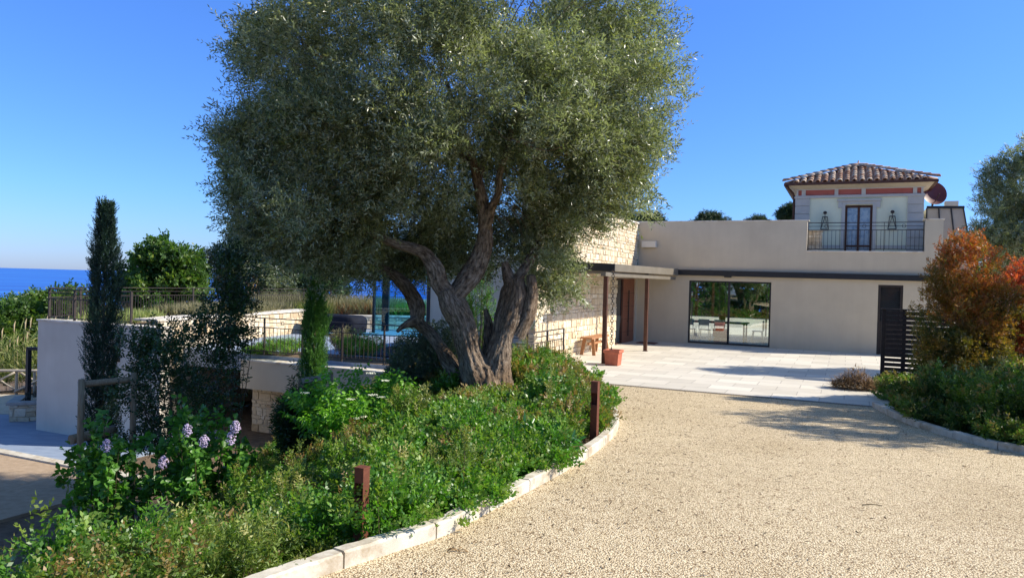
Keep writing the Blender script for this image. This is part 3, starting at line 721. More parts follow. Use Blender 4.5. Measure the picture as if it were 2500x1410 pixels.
for q in range(4):
    A_, B_ = cor[q], cor[(q+1) % 4]; ex = B_-A_; Wd = np.linalg.norm(ex); ex = ex/Wd; mid = (A_+B_)/2; up_ = pk-mid; H = np.linalg.norm(up_); up_ = up_/H; nr = np.cross(ex, up_); nr = nr*(1 if nr[2] > 0 else -1)
    ncol = 20; cw = Wd/ncol; nrow = 8; rl = H/nrow
    for cc in range(ncol):
        x = -Wd/2+cw*(cc+.5)
        for rr_ in range(nrow):
            y0 = rl*rr_
            if abs(x) > Wd/2*(1-(y0+rl*.55)/H)+.02: continue
            btile(mid+ex*x+up_*(y0+rl*1.15)+nr*.01, -up_, ex, nr, rl*1.2, cw*.86, 0, cover=True) if False else None
            c0 = mid+ex*(x+rs.uniform(-.006, .006))+up_*(y0+rl*1.12)
            btile(c0, -up_, ex, nr, rl*1.2, cw*.80, rs.random())
for q in range(4):
    d_ = pk-cor[q]; L = np.linalg.norm(d_); d_ = d_/L; sd_ = np.cross(d_, Z); sd_ /= np.linalg.norm(sd_); nr = np.cross(sd_, d_)
    for k in range(10): btile(cor[q]+d_*(L/10*(k+1.1))+nr*.07, -d_, sd_, nr, L/10*1.2, .23, rs.random())
mb.lathe(pk+Z*.08, [(.14, 0), (.12, .06), (.03, .09), (.03, .16), (.0, .2)], 12)
mb.build('roof_tiles', tile_m, rf)
# balcony door
mb = MB()
for a, b_ in ((7.302, 7.38), (7.72, 7.80), (8.14, 8.218)): mb.hbox(a, b_, TV-.22, TV-.12, 2.93, 4.715)
mb.hbox(7.38, 8.14, TV-.22, TV-.12, 4.63, 4.715); mb.hbox(7.38, 8.14, TV-.22, TV-.13, 3.18, 3.25)
bd = mb.build('balcony_door', brown_metal, tw)
mb = MB(); mb.hbox(7.38, 7.72, TV-.19, TV-.16, 2.95, 4.63); mb.hbox(7.80, 8.14, TV-.19, TV-.16, 2.95, 4.63); mb.build('pane', curtain_glass, bd)
mb = MB(); mb.hbox(tu0+.53, 7.17, TV-.04, TV-.015, 3.12, 3.24); mb.build('skirting', trim_m, tw); mb = MB(); mb.hbox(8.35, tu1-.53, TV-.04, TV-.015, 3.12, 3.24); mb.build('skirting', trim_m, tw)
# stone return on balcony
mb = MB(); mb.hbox(6.12, 6.55, -.86, -.50, 2.93, 3.66); sb = mb.build('balcony_stone_pier', mortar_m, villa)
mb = MB(); rubble(mb, W(6.12, -.50, 2.93), U, Z, .43, .70, 21, sc=.8); rubble(mb, W(6.55, -.50, 2.93), -V, Z, .36, .70, 22, sc=.8); mb.hbox(6.08, 6.6, -.9, -.45, 3.66, 3.70); mb.build('pier_facing', stone_m, sb)
# standing seam metal box behind right
mb = MB()
def FP(x, y, v0): 
    d = ray(x, y); t = ((O+V*v0-CAM)@V)/(d@V); return CAM+d*t
a, b_, c_, d_ = FP(2262, 508, -2.6), FP(2352, 508, -2.6), FP(2385, 700, -2.6), FP(2262, 700, -2.6)
mb.hexa([d_, c_, c_-V*2.5, d_-V*2.5, a, b_, b_-V*2.5, a-V*2.5]); ms = mb.build('metal_clad_volume', seam_m, villa)
mb = MB()
for k in range(4):
    f_ = k/3.; p = a+(b_-a)*f_; q = d_+(c_-d_)*f_; mb.bar(p+V*.02, q+V*.02, .035, .04)
mb.bar(a+V*.02+Z*.03, b_+V*.02+Z*.03+U*.03, .10, .09); mb.build('seam', black_metal, ms)
mb = MB(); p = FP(2308, 502, -3.4); q = FP(2331, 490, -3.4)
mb.hexa([p, p+U*.42, p+U*.42-V*.4, p-V*.4, p+Z*.17, p+U*.42+Z*.17, p+U*.42-V*.4+Z*.17, p-V*.4+Z*.17]); mb.build('roof_vent', white_plaster, ms)
# left block: white wall with roof terrace, lit stone wall
blk = thing('terrace_block', (-12, 20, -2.85), 'white rendered lower block carrying a railed roof terrace above the blue courtyard', 'building')
p0 = G(89, 779, .2); 
mb = MB(); mb.hbox(-12.80, -8.05, 14.8, 15.1, -3.0, .16); mb.hbox(-12.80, -12.5, 8, 14.797, -3.0, .16); mb.build('white_wall', white_plaster, blk)
mb = MB(); mb.hbox(-12.83, -8.02, 14.72, 15.13, .16, .205); mb.build('wall_coping', coping_m, blk)
mb = MB(); w0 = D(292, 843, 18.3)
mb.hbox(-9.72, -9.50, 15.103, 15.12, -.75, -.42); mb.build('small_window', dark_glass, blk)
mb = MB(); L0 = np.array([-10.35, 21.6, 0]); L1 = np.array([-8.2, 30.5, 0]); dL = L1-L0; LL = np.linalg.norm(dL); dL /= LL; nL = np.array([dL[1], -dL[0], 0])
Q = lambda s_, n_, z_: L0+dL*s_+nL*n_+Z*z_
mb.hexa([Q(0, -.35, -3), Q(LL, -.35, -3), Q(LL, 0, -3), Q(0, 0, -3), Q(0, -.35, .14), Q(LL, -.35, .14), Q(LL, 0, .14), Q(0, 0, .14)]); lwl = mb.build('sunlit_stone_wall', mortar_m, blk)
mb = MB(); rubble(mb, Q(0, 0, -3), dL, Z, LL, 3.12, 31, sc=1.15); mb.build('wall_facing', stone_m, lwl)
mb = MB(); mb.hexa([Q(-.1, -.75, .14), Q(LL, -.75, .14), Q(LL, .06, .14), Q(-.1, .06, .14), Q(-.1, -.75, .2), Q(LL, -.75, .2), Q(LL, .06, .2), Q(-.1, .06, .2)]); mb.build('stone_wall_coping', coping_m, blk)
mb = MB(); a = Q(0, -.75, 0); b_ = Q(LL, -.75, 0)
pts = [W(-12.8, 14.8, 0), W(-9.75, 14.8, 0), (a[0]+.3, a[1], 0), (b_[0], b_[1], 0), (-7.5, 39, 0), (-10.2, 34.5, 0), (-13.2, 28, 0), (-14.0, 24, 0)]
n_ = len(pts); mb.add([(p[0], p[1], -.35) for p in pts]+[(p[0], p[1], .02) for p in pts], [tuple(range(n_)), tuple(range(n_, 2*n_))]+[(k, (k+1) % n_, n_+(k+1) % n_, n_+k) for k in range(n_)]); mb.build('terrace_deck', soil, blk)
mb = MB(); mb.hexa([(-13.2, 22.6, -3), (-9.9, 21.9, -3), (-7.5, 38, -3), (-15, 38, -3), (-13.2, 22.6, -.36), (-9.9, 21.9, -.36), (-7.5, 38, -.36), (-15, 38, -.36)]); mb.build('block_core', plaster, blk)

# ------------------------------------------------------------------ railings
def railing(name, P, label, h=1.0, posts=None, rings=(), bar_step=.13, mat=iron, pw=.04, topgap=(.12, .26), base=.08, group=None, rr_=.045):
    P = [np.array(p, float) for p in P]
    root = thing(name, P[0], label, 'railing', group)
    fr = MB(); bal = MB()
    for a, b_ in zip(P[:-1], P[1:]):
        L = np.linalg.norm(b_-a); d = (b_-a)/L
        for zz, w_ in ((h, .035), (h-topgap[0], .016), (h-topgap[1], .022), (base, .022)):
            fr.bar(a+Z*zz, b_+Z*zz, w_, w_*.7 if zz == h else w_)
        n = int(L/bar_step)
        for k in range(1, n): p = a+d*(L*k/n); bal.bar(p+Z*base, p+Z*(h-topgap[1]), .012)
    fr.build('rails', mat, root); bal.build('balusters', mat, root)
    for p in (posts if posts is not None else P):
        m_ = MB(); p = np.array(p, float); m_.bar(p-Z*.02, p+Z*h, pw, pw*.6); m_.build('post', mat, root)
    for p in rings:
        m_ = MB(); d = unit((P[1]-P[0])[None])[0] if len(P) == 2 else U; m_.ring(np.array(p, float)+Z*(h-topgap[0]), rr_, .008, p_ax(P, p), Z, 18, 5); m_.build('ring', mat, root)
    return root
def p_ax(P, p):
    best = None
    for a, b_ in zip(P[:-1], P[1:]):
        d = b_-a; L = np.linalg.norm(d); d = d/L; t = np.clip((np.array(p)-a)@d, 0, L); q = np.linalg.norm(a+d*t-np.array(p))
        if best is None or q < best[0]: best = (q, d)
    return best[1]
RU = .70; RV = 12.36; rz_ = -.62
rp = [-8.0, -6.25+.0, -5.9+1.75*.5, -4.1, -2.6, -.9, .68]
def up_at(px, py, z, v0): return uvof(FP(px, py, v0))[0]
posts = [up_at(x, 830, 0, RV) for x in (560, 645, 738, 835, 938, 1060, 1180)]
railing('terrace_railing', [W(-8.0, RV, rz_), W(RU, RV, rz_), W(RU, 9.95, rz_)], 'long brown iron railing on the white slab edge behind the olive trunk',
        posts=[W(u_, RV, rz_) for u_ in posts]+[W(RU, RV, rz_), W(RU, 11.1, rz_), W(RU+.0, 9.95, rz_)], rings=[W(up_at(x, 800, 0, RV), RV, rz_) for x in (690, 888, 995, 1120)]+[W(RU, 11.85, rz_), W(RU, 10.45, rz_)], rr_=.05, pw=.05)
mb = MB(); mb.hbox(.55, .80, 9.8, 12.45, -1.62, -.62); mb.build('slab_end', plaster, villa)
mb = MB(); mb.hbox(-.52, .8, 9.8, 12.0, -1.0, -.72); mb.build('step_deck', plaster, villa)
bp = [6.16, 7.12, 8.10, 9.10, 9.72]
bp = [up_at(x, 580, 0, .03-.1) for x in (1972, 2062, 2165, 2257)]
railing('balcony_railing', [W(6.13, -.12, 2.93), W(9.74, -.12, 2.93)], 'thin iron railing across the upper balcony in front of the tower door', h=1.0,
        posts=[W(u_, -.12, 2.93) for u_ in (6.13, 7.33, 8.55, 9.74)], rings=[W(u_, -.12, 2.93) for u_ in (6.72, 7.93, 9.15)], bar_step=.125, pw=.025, rr_=.055)
fz0 = .18
railing('roof_terrace_railing', [(-12.85, 20.5, fz0), (-11.85, 20.0, fz0), (-9.9, 19.2, fz0)], 'brown iron railing panel at the front corner of the white block roof terrace', h=.86,
        posts=[(-12.85, 20.5, fz0), (-11.85, 20.0, fz0), (-9.9, 19.2, fz0)], bar_step=.11, pw=.06)
railing('roof_terrace_railing', [(-12.88, 20.56, fz0), (-13.3, 24, .15), (-12.1, 28, .12), (-9.6, 34, .08), (-6, 38, .0), (-1, 42, -.05)], 'far iron railing along the back edge of the roof terrace before the trees', h=.88,
        posts=[(-13.1, 22.4, .16), (-13.3, 24, .15), (-12.1, 28, .12), (-11, 30.6, .1), (-9.6, 34, .08), (-8.6, 35, .05), (-6, 38, 0), (-4, 39.6, 0), (-1, 42, -.05)],
        rings=[(-13.1, 22.4+.3, .15), (-12.75, 25.9, .13), (-11.0, 30.7, .1)], bar_step=.12, pw=.06, rr_=.06)

# ------------------------------------------------------------------ canopy
cz = 2.14
cn = thing('entrance_canopy', W(1.4, 8.5, -.6), 'flat entrance canopy with dark front fascia on two brown steel posts', 'canopy')
C0 = np.array([2.80, 20.35, 0]); cu, cv = uvof(C0)
# corner (cu,cv); front edge towards the wall, side edge to the facade
mb = MB(); mb.hexa([W(cu-.03, .15, 1.98), W(0.03, .15, 1.98), W(0.03, cv-.03, 1.98), W(cu-.03, cv-.03, 1.98), W(cu-.03, .15, 2.16), W(0.03, .15, 2.18), W(0.03, cv-.03, 2.16), W(cu-.03, cv-.03, 2.13)]); mb.build('roof_slab', soffit_m, cn)
mb = MB(); mb.hexa([W(.03, cv-.03, 1.95), W(cu+.02, cv-.03, 1.935), W(cu+.02, cv+.02, 1.935), W(.03, cv+.02, 1.95), W(.03, cv-.03, 2.19), W(cu+.02, cv-.03, 2.14), W(cu+.02, cv+.02, 2.14), W(.03, cv+.02, 2.19)]); mb.build('front_fascia', black_metal, cn)
mb = MB(); mb.hexa([W(cu-.028, .15, 1.97), W(cu+.022, .15, 1.97), W(cu+.022, cv-.033, 1.935), W(cu-.028, cv-.033, 1.935), W(cu-.028, .15, 2.21), W(cu+.022, .15, 2.21), W(cu+.022, cv-.033, 2.14), W(cu-.028, cv-.033, 2.14)]); mb.build('side_fascia', soffit_m, cn)
P1 = G(1474, 887); P2 = G(1575, 857); u1, v1 = uvof(P1); u2, v2 = uvof(P2)
mb = MB(); mb.hbox(min(u1, u2)-.06, min(u1, u2)+.08, .2, v1+.3, 1.79, 1.90); mb.build('post_beam', soffit_m, cn)
mb = MB(); mb.hbox(0.02, cu-.1, v1-.4, v1-.3, 1.86, 1.975); mb.build('cross_beam', soffit_m, cn); mb = MB(); mb.hbox(0.02, cu-.1, v2-.2, v2-.1, 1.86, 1.975); mb.build('cross_beam', soffit_m, cn)
for P_ in (P1, P2):
    mb = MB(); mb.bar(P_-Z*.02, (P_[0], P_[1], 1.788), .11, .11, up=V); mb.bar(P_-Z*.002, P_+Z*.012, .17, .17, up=V); mb.build('post', brown_metal, cn)
# rain chain into a terracotta pot
pc = G(1499, 880); pu, pv = uvof(pc)
pc = W(u1+.33, v1+.22, -.6)
rc = thing('rain_chain', (pc[0]-.05, pc[1], 2.0), 'long dark iron ring rain chain hanging from the canopy corner', 'rain chain')
mb = MB(); z_ = 1.93; k = 0; base_ = np.array([pc[0]-.06, pc[1], 0])
while z_ > -.25:
    a1, a2 = (U, Z) if k % 2 == 0 else (unit((U*.5+V)[None])[0], Z)
    mb.ring(base_+Z*z_+U*random.uniform(-.005, .005), .040, .009, a1, a2, 14, 5); z_ -= .066; k += 1
    if k % 7 == 6:
        mb.tube([base_+Z*(z_+.02), base_+Z*(z_-.05)], .006, 5); z_ -= .075
mb.build('chain_links', iron, rc)
pt = thing('terracotta_planter', pc, 'square terracotta planter at the foot of the nearer canopy post', 'planter')
def sqpot(mb, c, w0, w1, h, lip):
    c = np.array(c)
    def rg(w, z): return [c+U*a*w/2+V*b_*w/2+Z*z for a, b_ in ((-1, -1), (1, -1), (1, 1), (-1, 1))]
    L_ = [rg(w0, 0), rg(w1, h*.8), rg(w1+lip, h*.82), rg(w1+lip, h), rg(w1-.04, h), rg(w1-.06, h*.85)]
    vs = [p for r_ in L_ for p in r_]
    mb.add(vs, [(i*4+k, i*4+(k+1) % 4, i*4+4+(k+1) % 4, i*4+4+k) for i in range(5) for k in range(4)]+[(0, 1, 2, 3), (20, 21, 22, 23)])
mb = MB(); sqpot(mb, pc, .34, .39, .42, .06); mb.build('pot', terracotta, pt, bevel=.008)
mb = MB(); mb.lathe(pc+Z*.33, [(.17, 0), (.1, .03), (0.0, .04)], 10); mb.build('pebbles', grey_stone, pt)
# bench
bn = thing('wooden_bench', W(.35, 6.2, -.6), 'rustic wooden plank bench against the sunlit stone wall', 'bench')
mb = MB(); mb.hbox(.14, .52, 5.25, 7.0, -.10, -.05); mb.build('seat', bench_wood, bn, bevel=.006)
for vv in (5.5, 6.75):
    for a, b_ in ((.20, .14), (.46, .54)):
        mb = MB(); mb.bar(W(a, vv, -.10), W(b_, vv+(.1 if vv > 6 else -.05), -.6), .10, .05, up=V); mb.build('leg', bench_wood, bn)
mb = MB(); mb.hbox(.30, .36, 5.5, 6.8, -.3, -.22); mb.build('stretcher', bench_wood, bn)
# doormat
mb = MB(); mb.hbox(.35, 1.05, .7, 1.3, -.594, -.575); o = mb.build('doormat', mat_m, origin=W(.7, 1.0, -.6)); tag(o, 'small dark reddish doormat before the entrance door', 'doormat')
# wall light
mb = MB(); mb.hbox(.16, .72, .002, .16, 3.02, 3.26); o = mb.build('wall_light', lampm, origin=W(.44, .0, 3.0), bevel=.01); tag(o, 'flat white box wall light high on the facade beside the stone wing', 'wall light')
# lanterns
def lantern(u_, z_, label):
    r_ = thing('wall_lantern', W(u_, TV, z_), label, 'lantern', 'lanterns on the tower wall')
    vv = TV+.10; fr = MB()
    c = lambda a, z, v_=0: W(u_+a, vv+v_, z_+z)
    t, bt, hh = .085, .135, .46
    for v_ in (-.06, .06):
        for s_ in (-1, 1):
            fr.bar(c(s_*bt, 0, v_), c(s_*t, hh, v_), .018); fr.bar(c(s_*bt*.95, .02, v_), c(0, hh, v_), .014)
        fr.bar(c(-bt, 0, v_), c(bt, 0, v_), .02); fr.bar(c(-t-.01, hh, v_), c(t+.01, hh, v_), .022)
    for s_ in (-1, 1): fr.bar(c(s_*bt, 0, -.06), c(s_*bt, 0, .06), .016); fr.bar(c(s_*t, hh, -.06), c(s_*t, hh, .06), .016)
    fr.build('frame', iron, r_)
    m_ = MB(); m_.bar(c(0, hh, 0), c(0, hh+.1, 0), .02); m_.bar(c(0, hh+.12, -.10), c(0, hh+.12, 0), .02)
    m_.lathe(c(0, hh+.10, 0), [(0.001, 0), (.05, .015), (.07, .06), (.05, .105), (0.001, .12)], 14); m_.build('bracket', iron, r_)
lantern(6.62, 3.82, 'black iron lantern on the tower wall nearest the low stone pier')
lantern(8.86, 3.82, 'black iron lantern on the tower wall nearest the satellite dish')
# satellite dish
sdp = W(10.33, TV-2.3, 5.1)
ds = thing('satellite_dish', sdp, 'maroon satellite dish behind the right eave of the tower', 'satellite dish')
mb = MB(); dn_ = unit((U*.35+V*.9+Z*.25)[None])[0]; ax = unit(np.cross(dn_, Z)[None])[0]; ay = np.cross(ax, dn_); vs = []; fs = []
for i, (rr2, dd) in enumerate(((0.001, .0), (.2, .02), (.36, .06), (.46, .11))):
    for k in range(24):
        a = 2*math.pi*k/24; vs.append(sdp+Z*.22+(ax*math.cos(a)+ay*math.sin(a))*rr2+dn_*dd)
fs = [(i*24+k, i*24+(k+1) % 24, (i+1)*24+(k+1) % 24, (i+1)*24+k) for i in range(3) for k in range(24)]; mb.add(vs, fs, True)
mb.build('reflector', dishm, ds); 
mb = MB(); mb.bar(sdp+Z*.2-dn_*.04, sdp-Z*1.4-dn_*.04, .05); mb.bar(sdp-Z*.55-dn_*.04, sdp-Z*.55-dn_*.04-U*.5, .035); mb.bar(sdp-Z*.22, sdp+Z*.05+dn_*.5, .02); mb.build('mast', iron, ds)

# interior things visible through the big window
def chair(u_, v_, rz, label):
    r_ = thing('dining_chair', W(u_, v_, -.575), label, 'chair', 'white chairs round the indoor table')
    c = W(u_, v_, -.575); a = U*math.cos(rz)+V*math.sin(rz); b_ = -U*math.sin(rz)+V*math.cos(rz)
    def bx(m_, x0, x1, y0, y1, z0, z1): m_.hexa([c+a*x+b_*y+Z*z for z in (z0, z1) for x, y in ((x0, y0), (x1, y0), (x1, y1), (x0, y1))])
    m_ = MB(); bx(m_, -.21, .21, -.2, .2, .43, .46); m_.build('seat', chairwhite, r_)
    m_ = MB(); bx(m_, -.2, .2, -.22, -.19, .62, .86); bx(m_, -.2, -.17, -.22, -.19, .46, .62); bx(m_, .17, .2, -.22, -.19, .46, .62); m_.build('backrest', chairwhite, r_)
    for x in (-1, 1):
        for y in (-1, 1):
            m_ = MB(); m_.bar(c+a*x*.17+b_*y*.16+Z*.43, c+a*x*.22+b_*y*.21, .028); m_.build('leg', chairwhite, r_)
tbl = thing('dining_table', W(2.9, -2.4, -.575), 'dark topped dining table inside the wide window', 'table')
mb = MB(); mb.hbox(1.3, 3.9, -2.9, -1.9, .12, .17); mb.build('tabletop', dark_slat, tbl)
for a in (1.4, 3.8):
    for b_ in (-2.8, -2.0): mb = MB(); mb.bar(W(a, b_, .12), W(a, b_, -.575), .06); mb.build('leg', dark_slat, tbl)
for i, (a, b_, r_, lb) in enumerate(((1.75, -1.6, math.pi, 'leftmost'), (2.35, -1.6, math.pi, 'second'), (2.95, -1.6, math.pi, 'third'), (4.3, -2.2, math.pi*.5, 'rightmost'))):
    chair(a, b_, r_, lb+' white dining chair behind the glass of the wide sliding window' if lb in ('leftmost', 'rightmost') else lb+' white dining chair from the left behind the sliding window glass')
mb = MB(); mb.hbox(2.75, 3.3, -1.45, -1.1, -.35, -.05); mb.hbox(2.8, 3.25, -1.4, -1.15, -.57, -.35); o = mb.build('red_crate', red_box, origin=W(3, -1.3, -.575)); tag(o, 'small red crate on the floor inside the wide window', 'crate')
pp = W(2.9, -2.4, .17); ip = thing('indoor_plant', pp, 'leafy potted plant standing on the indoor dining table', 'potted plant')
mb = MB(); mb.lathe(pp, [(.10, 0), (.15, .24), (.17, .24), (.17, .28), (.14, .28), (.0, .25)], 18); mb.build('pot', terracotta, ip)
lv = Leaves(); plant(lv, None, pp+Z*.2, .45, .45, 30, 5, 5, .14, .02, Lp=.12, sag=.3); lv.build('foliage', fern_leaf, ip)

# slatted fence by the right shrubs
sf_ = thing('slatted_screen', W(8.25, 8.2, -.6), 'dark brown horizontal slat screen standing beside the orange shrub', 'screen')
fz_ = -.6
for u_ in (8.24, 8.68, 10.6, 12.6):
    mb = MB(); mb.hbox(u_, u_+.09, 8.12, 8.2, fz_, 1.14); mb.build('post', dark_slat, sf_)
for k in range(15):
    mb = MB(); mb.hbox(8.33, 12.6, 8.203, 8.225, fz_+.04+k*.113, fz_+.04+k*.113+.088); mb.build('slat', dark_slat, sf_)
mb = MB(); mb.hbox(8.22, 12.7, 8.10, 8.24, 1.14, 1.165); mb.build('cap_rail', dark_slat, sf_)

# bollards
def bollard(px, py, h, w, label):
    p = GR(px, py); p[2] = float(road_z(uvof(p)[1]))
    r_ = thing('bollard_light', p, label, 'bollard', 'corten bollard lights in the planted bed')
    q = lambda x, y, z: p+U*x*w/2+V*y*w/2+Z*z
    m_ = MB(); m_.hexa([q(x, y, z) for z in (-.1, h*.62) for x, y in ((-1, -1), (1, -1), (1, 1), (-1, 1))])
    m_.hexa([q(x, y, z) for z in (h*.62, h) for x, y in ((-1, -1), (1, -1), (1, -.55), (-1, -.55))]); m_.build('body', corten, r_)
    m_ = MB(); m_.hexa([q(x, y, z) for z in (h*.82, h*.999) for x, y in ((-1, -.55), (1, -.55), (1, 1), (-1, 1))]); m_.hexa([q(x, y, z) for z in (h, h+.012) for x, y in ((-1.08, -1.08), (1.08, -1.08), (1.08, 1.08), (-1.08, 1.08))]); m_.build('lamp_head', corten, r_)
    for s_ in (-1, 1):
        m_ = MB(); m_.hexa([q(x, y, z) for z in (h*.62, h*.82) for x, y in ((s_-.06*s_, -.55), (s_, -.55), (s_, 1), (s_-.06*s_, 1))]); m_.build('side_plate', corten, r_)
bollard(880, 1328, .50, .07, 'rusty brown bollard light just behind the kerb in the foreground bed')
bollard(1450, 1075, .72, .085, 'rusty brown bollard light among shrubs at the bend of the kerb')

# covered table on upper terrace
cvp = np.array([-6.9, 29.0, -.7]); cb = thing('covered_table', cvp, 'long outdoor table wrapped in a dark blue cover on the upper terrace', 'covered table')
mb = MB(); 
def blob(c, hx, hy, z0, z1, n=22):
    vs = []; prof = [(1.0, z0), (1.03, z0+.25*(z1-z0)), (1.06, z0+.7*(z1-z0)), (1.0, z1-.06), (.9, z1), (.0, z1+.03)]
    for s_, z in prof:
        for k in range(n):
            a = 2*math.pi*k/n; ca, sa = math.cos(a), math.sin(a); e = .32
            x = math.copysign(abs(ca)**e, ca)*hx*s_; y = math.copysign(abs(sa)**e, sa)*hy*s_
            w_ = 1+.03*math.sin(a*7)*(z1-z)/(z1-z0)
            vs.append(np.array(c)+U*x*w_+V*y*w_+Z*z)
    mb.add(vs, [(i*n+k, i*n+(k+1) % n, (i+1)*n+(k+1) % n, (i+1)*n+k) for i in range(5) for k in range(n)], True)
blob(cvp, 1.15, .55, .12, .78); mb.build('cover', cover_m, cb)
for a in (-.9, .9):
    for b_ in (-.4, .4): mb = MB(); mb.bar(cvp+U*a+V*b_, cvp+U*a+V*b_+Z*.2, .07); mb.build('leg', cover_m, cb)
# glass screen and low wall
gs = thing('glass_screen', (-5.8, 30.6, -.7), 'tall blue tinted glass screen with black post on the upper terrace', 'glass screen')
ga = D(912, 800, 30.6); gb = D(1040, 800, 28.8); ga[2] = gb[2] = 0
mb = MB(); mb.bar((ga[0], ga[1], -.7), (ga[0], ga[1], 2.35), .10); mb.build('post', black_metal, gs)
mb = MB(); mb.bar((ga[0], ga[1], 2.3), (gb[0], gb[1], 2.3), .1); mb.build('head_rail', black_metal, gs)
gd = unit((gb-ga)[None])[0]; gm = ga+gd*.9
for p, q in ((ga+gd*.06, gm-gd*.004), (gm+gd*.004, gb)):
    mb = MB(); mb.bar((p[0], p[1], .8), (q[0], q[1], .8), .012, 3.0); mb.build('pane', blue_glass, gs)
lw2 = thing('low_stone_wall', (-6, 33, -.7), 'low sunlit stone retaining wall behind the blue glass screen', 'wall')
a = np.array([-9, 32.2, 0]); b_ = np.array([-1.5, 33.6, 0]); d_ = unit((b_-a)[None])[0]; nn = np.array([-d_[1], d_[0], 0])
mb = MB(); mb.hexa([a+Z*-.72, b_+Z*-.72, b_+nn*.3+Z*-.72, a+nn*.3+Z*-.72, a+Z*-.17, b_+Z*-.17, b_+nn*.3+Z*-.17, a+nn*.3+Z*-.17]); mb.build('core', mortar_m, lw2)
mb = MB(); rubble(mb, a+Z*-.72, d_, Z, np.linalg.norm(b_-a), .55, 41, sc=1.3); mb.build('facing', stone_m, lw2)
mb = MB(); mb.hexa([a-nn*.05+Z*-.17, b_-nn*.05+Z*-.17, b_+nn*.35+Z*-.17, a+nn*.35+Z*-.17, a-nn*.05+Z*-.10, b_-nn*.05+Z*-.10, b_+nn*.35+Z*-.10, a+nn*.35+Z*-.10]); mb.build('coping', coping_m, lw2)
mb = MB(); a = D(940, 800, 31.6); mb.box(a[0]-.14, a[0]+.14, 31.5, 31.8, -.7, 2.3); o = mb.build('steel_pillar', black_metal, origin=(a[0], 31.6, -.7)); tag(o, 'slim dark pillar seen through the blue glass screen', 'pillar')
mb = MB(); mb.add([(-12, 33.9, -.25), (4, 36.2, -.25), (4, 48, -.25), (-12, 48, -.25)], [(0, 1, 2, 3)]); tag(mb.build('raised_bed_soil', soil, recalc=False), kind='structure')
mb = MB(); mb.hbox(-6.2, -4.1, 5.4, 10.4, -.70, -.66); o = mb.build('pool_cover', cover_m, origin=W(-5, 8, -.7)); tag(o, 'dark blue pool cover sheet on the upper terrace floor', 'pool cover')

# wooden stake frames
def logm(m_, a, b_, r_): m_.tube(np.linspace(np.array(a, float), np.array(b_, float), 6), r_, 12)
r_ = thing('stake_frame', D(198, 1180, 12.5), 'tall round timber stake frame with crossbar round the dark cypress', 'stake frame')
a = D(199, 928, 12.5); b_ = D(327, 912, 12.9)
mb = MB(); logm(mb, a-Z*2.6, a+Z*.02, .052); mb.build('stake', stake_wood, r_)
mb = MB(); logm(mb, b_-Z*2.7, b_+Z*.02, .052); mb.build('stake', stake_wood, r_)
e = unit((b_-a)[None])[0]; mb = MB(); logm(mb, a-e*.10-Z*.07-np.array([0, .09, 0])*-1, b_+e*.02-Z*.10+np.array([0, .09, 0]), .055); mb.build('crossbar', stake_wood, r_)
a2 = D(183, 1071, 12.6); mb = MB(); logm(mb, a2-e*.06, a2+e*.35+np.array([0, .5, 0]), .085); mb.build('lower_crossbar', stake_wood, r_)
r_ = thing('stake_frame', D(808, 1000, 13.6), 'short timber stake frame half hidden in leaves beside the thin cypress', 'stake frame')
a = D(808, 908, 13.6); b_ = D(735, 925, 14.0)
mb = MB(); logm(mb, a-Z*2.0, a, .045); mb.build('stake', stake_wood, r_)
mb = MB(); logm(mb, b_-Z*2.0, b_, .045); mb.build('stake', stake_wood, r_)
mb = MB(); mb.bar(a-Z*.07, b_-Z*.03, .04, .10); mb.build('crossbar', fence_wood, r_)

# left: planter, pole frame, rustic fence
pl = thing('stone_planter', (-14.5, 22, -2.85), 'low grey stone planter beyond the blue courtyard by the white wall', 'planter')
def polybox(m_, pts, z0, z1): m_.hexa([(*p, z0) for p in pts]+[(*p, z1) for p in pts])
A4 = [tuple(G(22, 1030, -2.85)[:2]), tuple(G(110, 1026, -2.85)[:2])]
q0, q1 = np.array(A4[0]), np.array(A4[1]); dq = unit((q1-q0)[None])[0]; nq = np.array([-dq[1], dq[0]])
mb = MB(); polybox(mb, [q0, q1+dq*1, q1+dq*1+nq*1.2, q0+nq*1.2], -3, -2.36); mb.build('planter_core', mortar_m, pl)
mb = MB(); rubble(mb, (*q0, -2.85), np.array([*dq, 0]), Z, np.linalg.norm(q1-q0)+1, .48, 51, sc=1.3); mb.build('planter_facing', stone_m, pl)
mb = MB(); polybox(mb, [q0-dq*.08-nq*.06, q1+dq*1-nq*.06, q1+dq*1+nq*.24, q0-dq*.08+nq*.24], -2.36, -2.28); polybox(mb, [q0-dq*.08+nq*.243, q0+dq*.22+nq*.243, q0+dq*.22+nq*1.26, q0-dq*.08+nq*1.26], -2.36, -2.28); mb.build('planter_coping', grey_stone, pl)
lv = Leaves(); 
for k in range(9): plant(lv, None, (*(q0+dq*(.5+k*.2)+nq*.6), -2.36), .33, .25, 24, 5, 5, .05, .012, Lp=.08)
lv.build('lavender', lav_leaf, pl)
pf = thing('pergola_frame', D(68, 985, 22.0), 'black steel portal post with top bar joining the white wall', 'pergola')
a = D(68, 985, 22.0); b_ = D(66, 852, 22.0); b_[0] = a[0]
mb = MB(); mb.bar((a[0], a[1], -2.4), (a[0], a[1], b_[2]), .11); mb.build('post', black_metal, pf)
mb = MB(); mb.bar((a[0]-.05, a[1], b_[2]+.02), (a[0]+1.4, a[1], b_[2]+.02), .11, .09); mb.build('top_bar', black_metal, pf)
rfz = thing('rustic_fence', (-17, 26.2, -2.85), 'weathered cross braced wooden fence in front of the tall reeds', 'fence')
fx = [D(x, 950, 26.2)[0] for x in (-45, 40, 84, 130)]
for x in fx: mb = MB(); logm(mb, (x, 26.2, -3.0), (x, 26.2, -2.0), .05); mb.build('post', fence_wood, rfz)
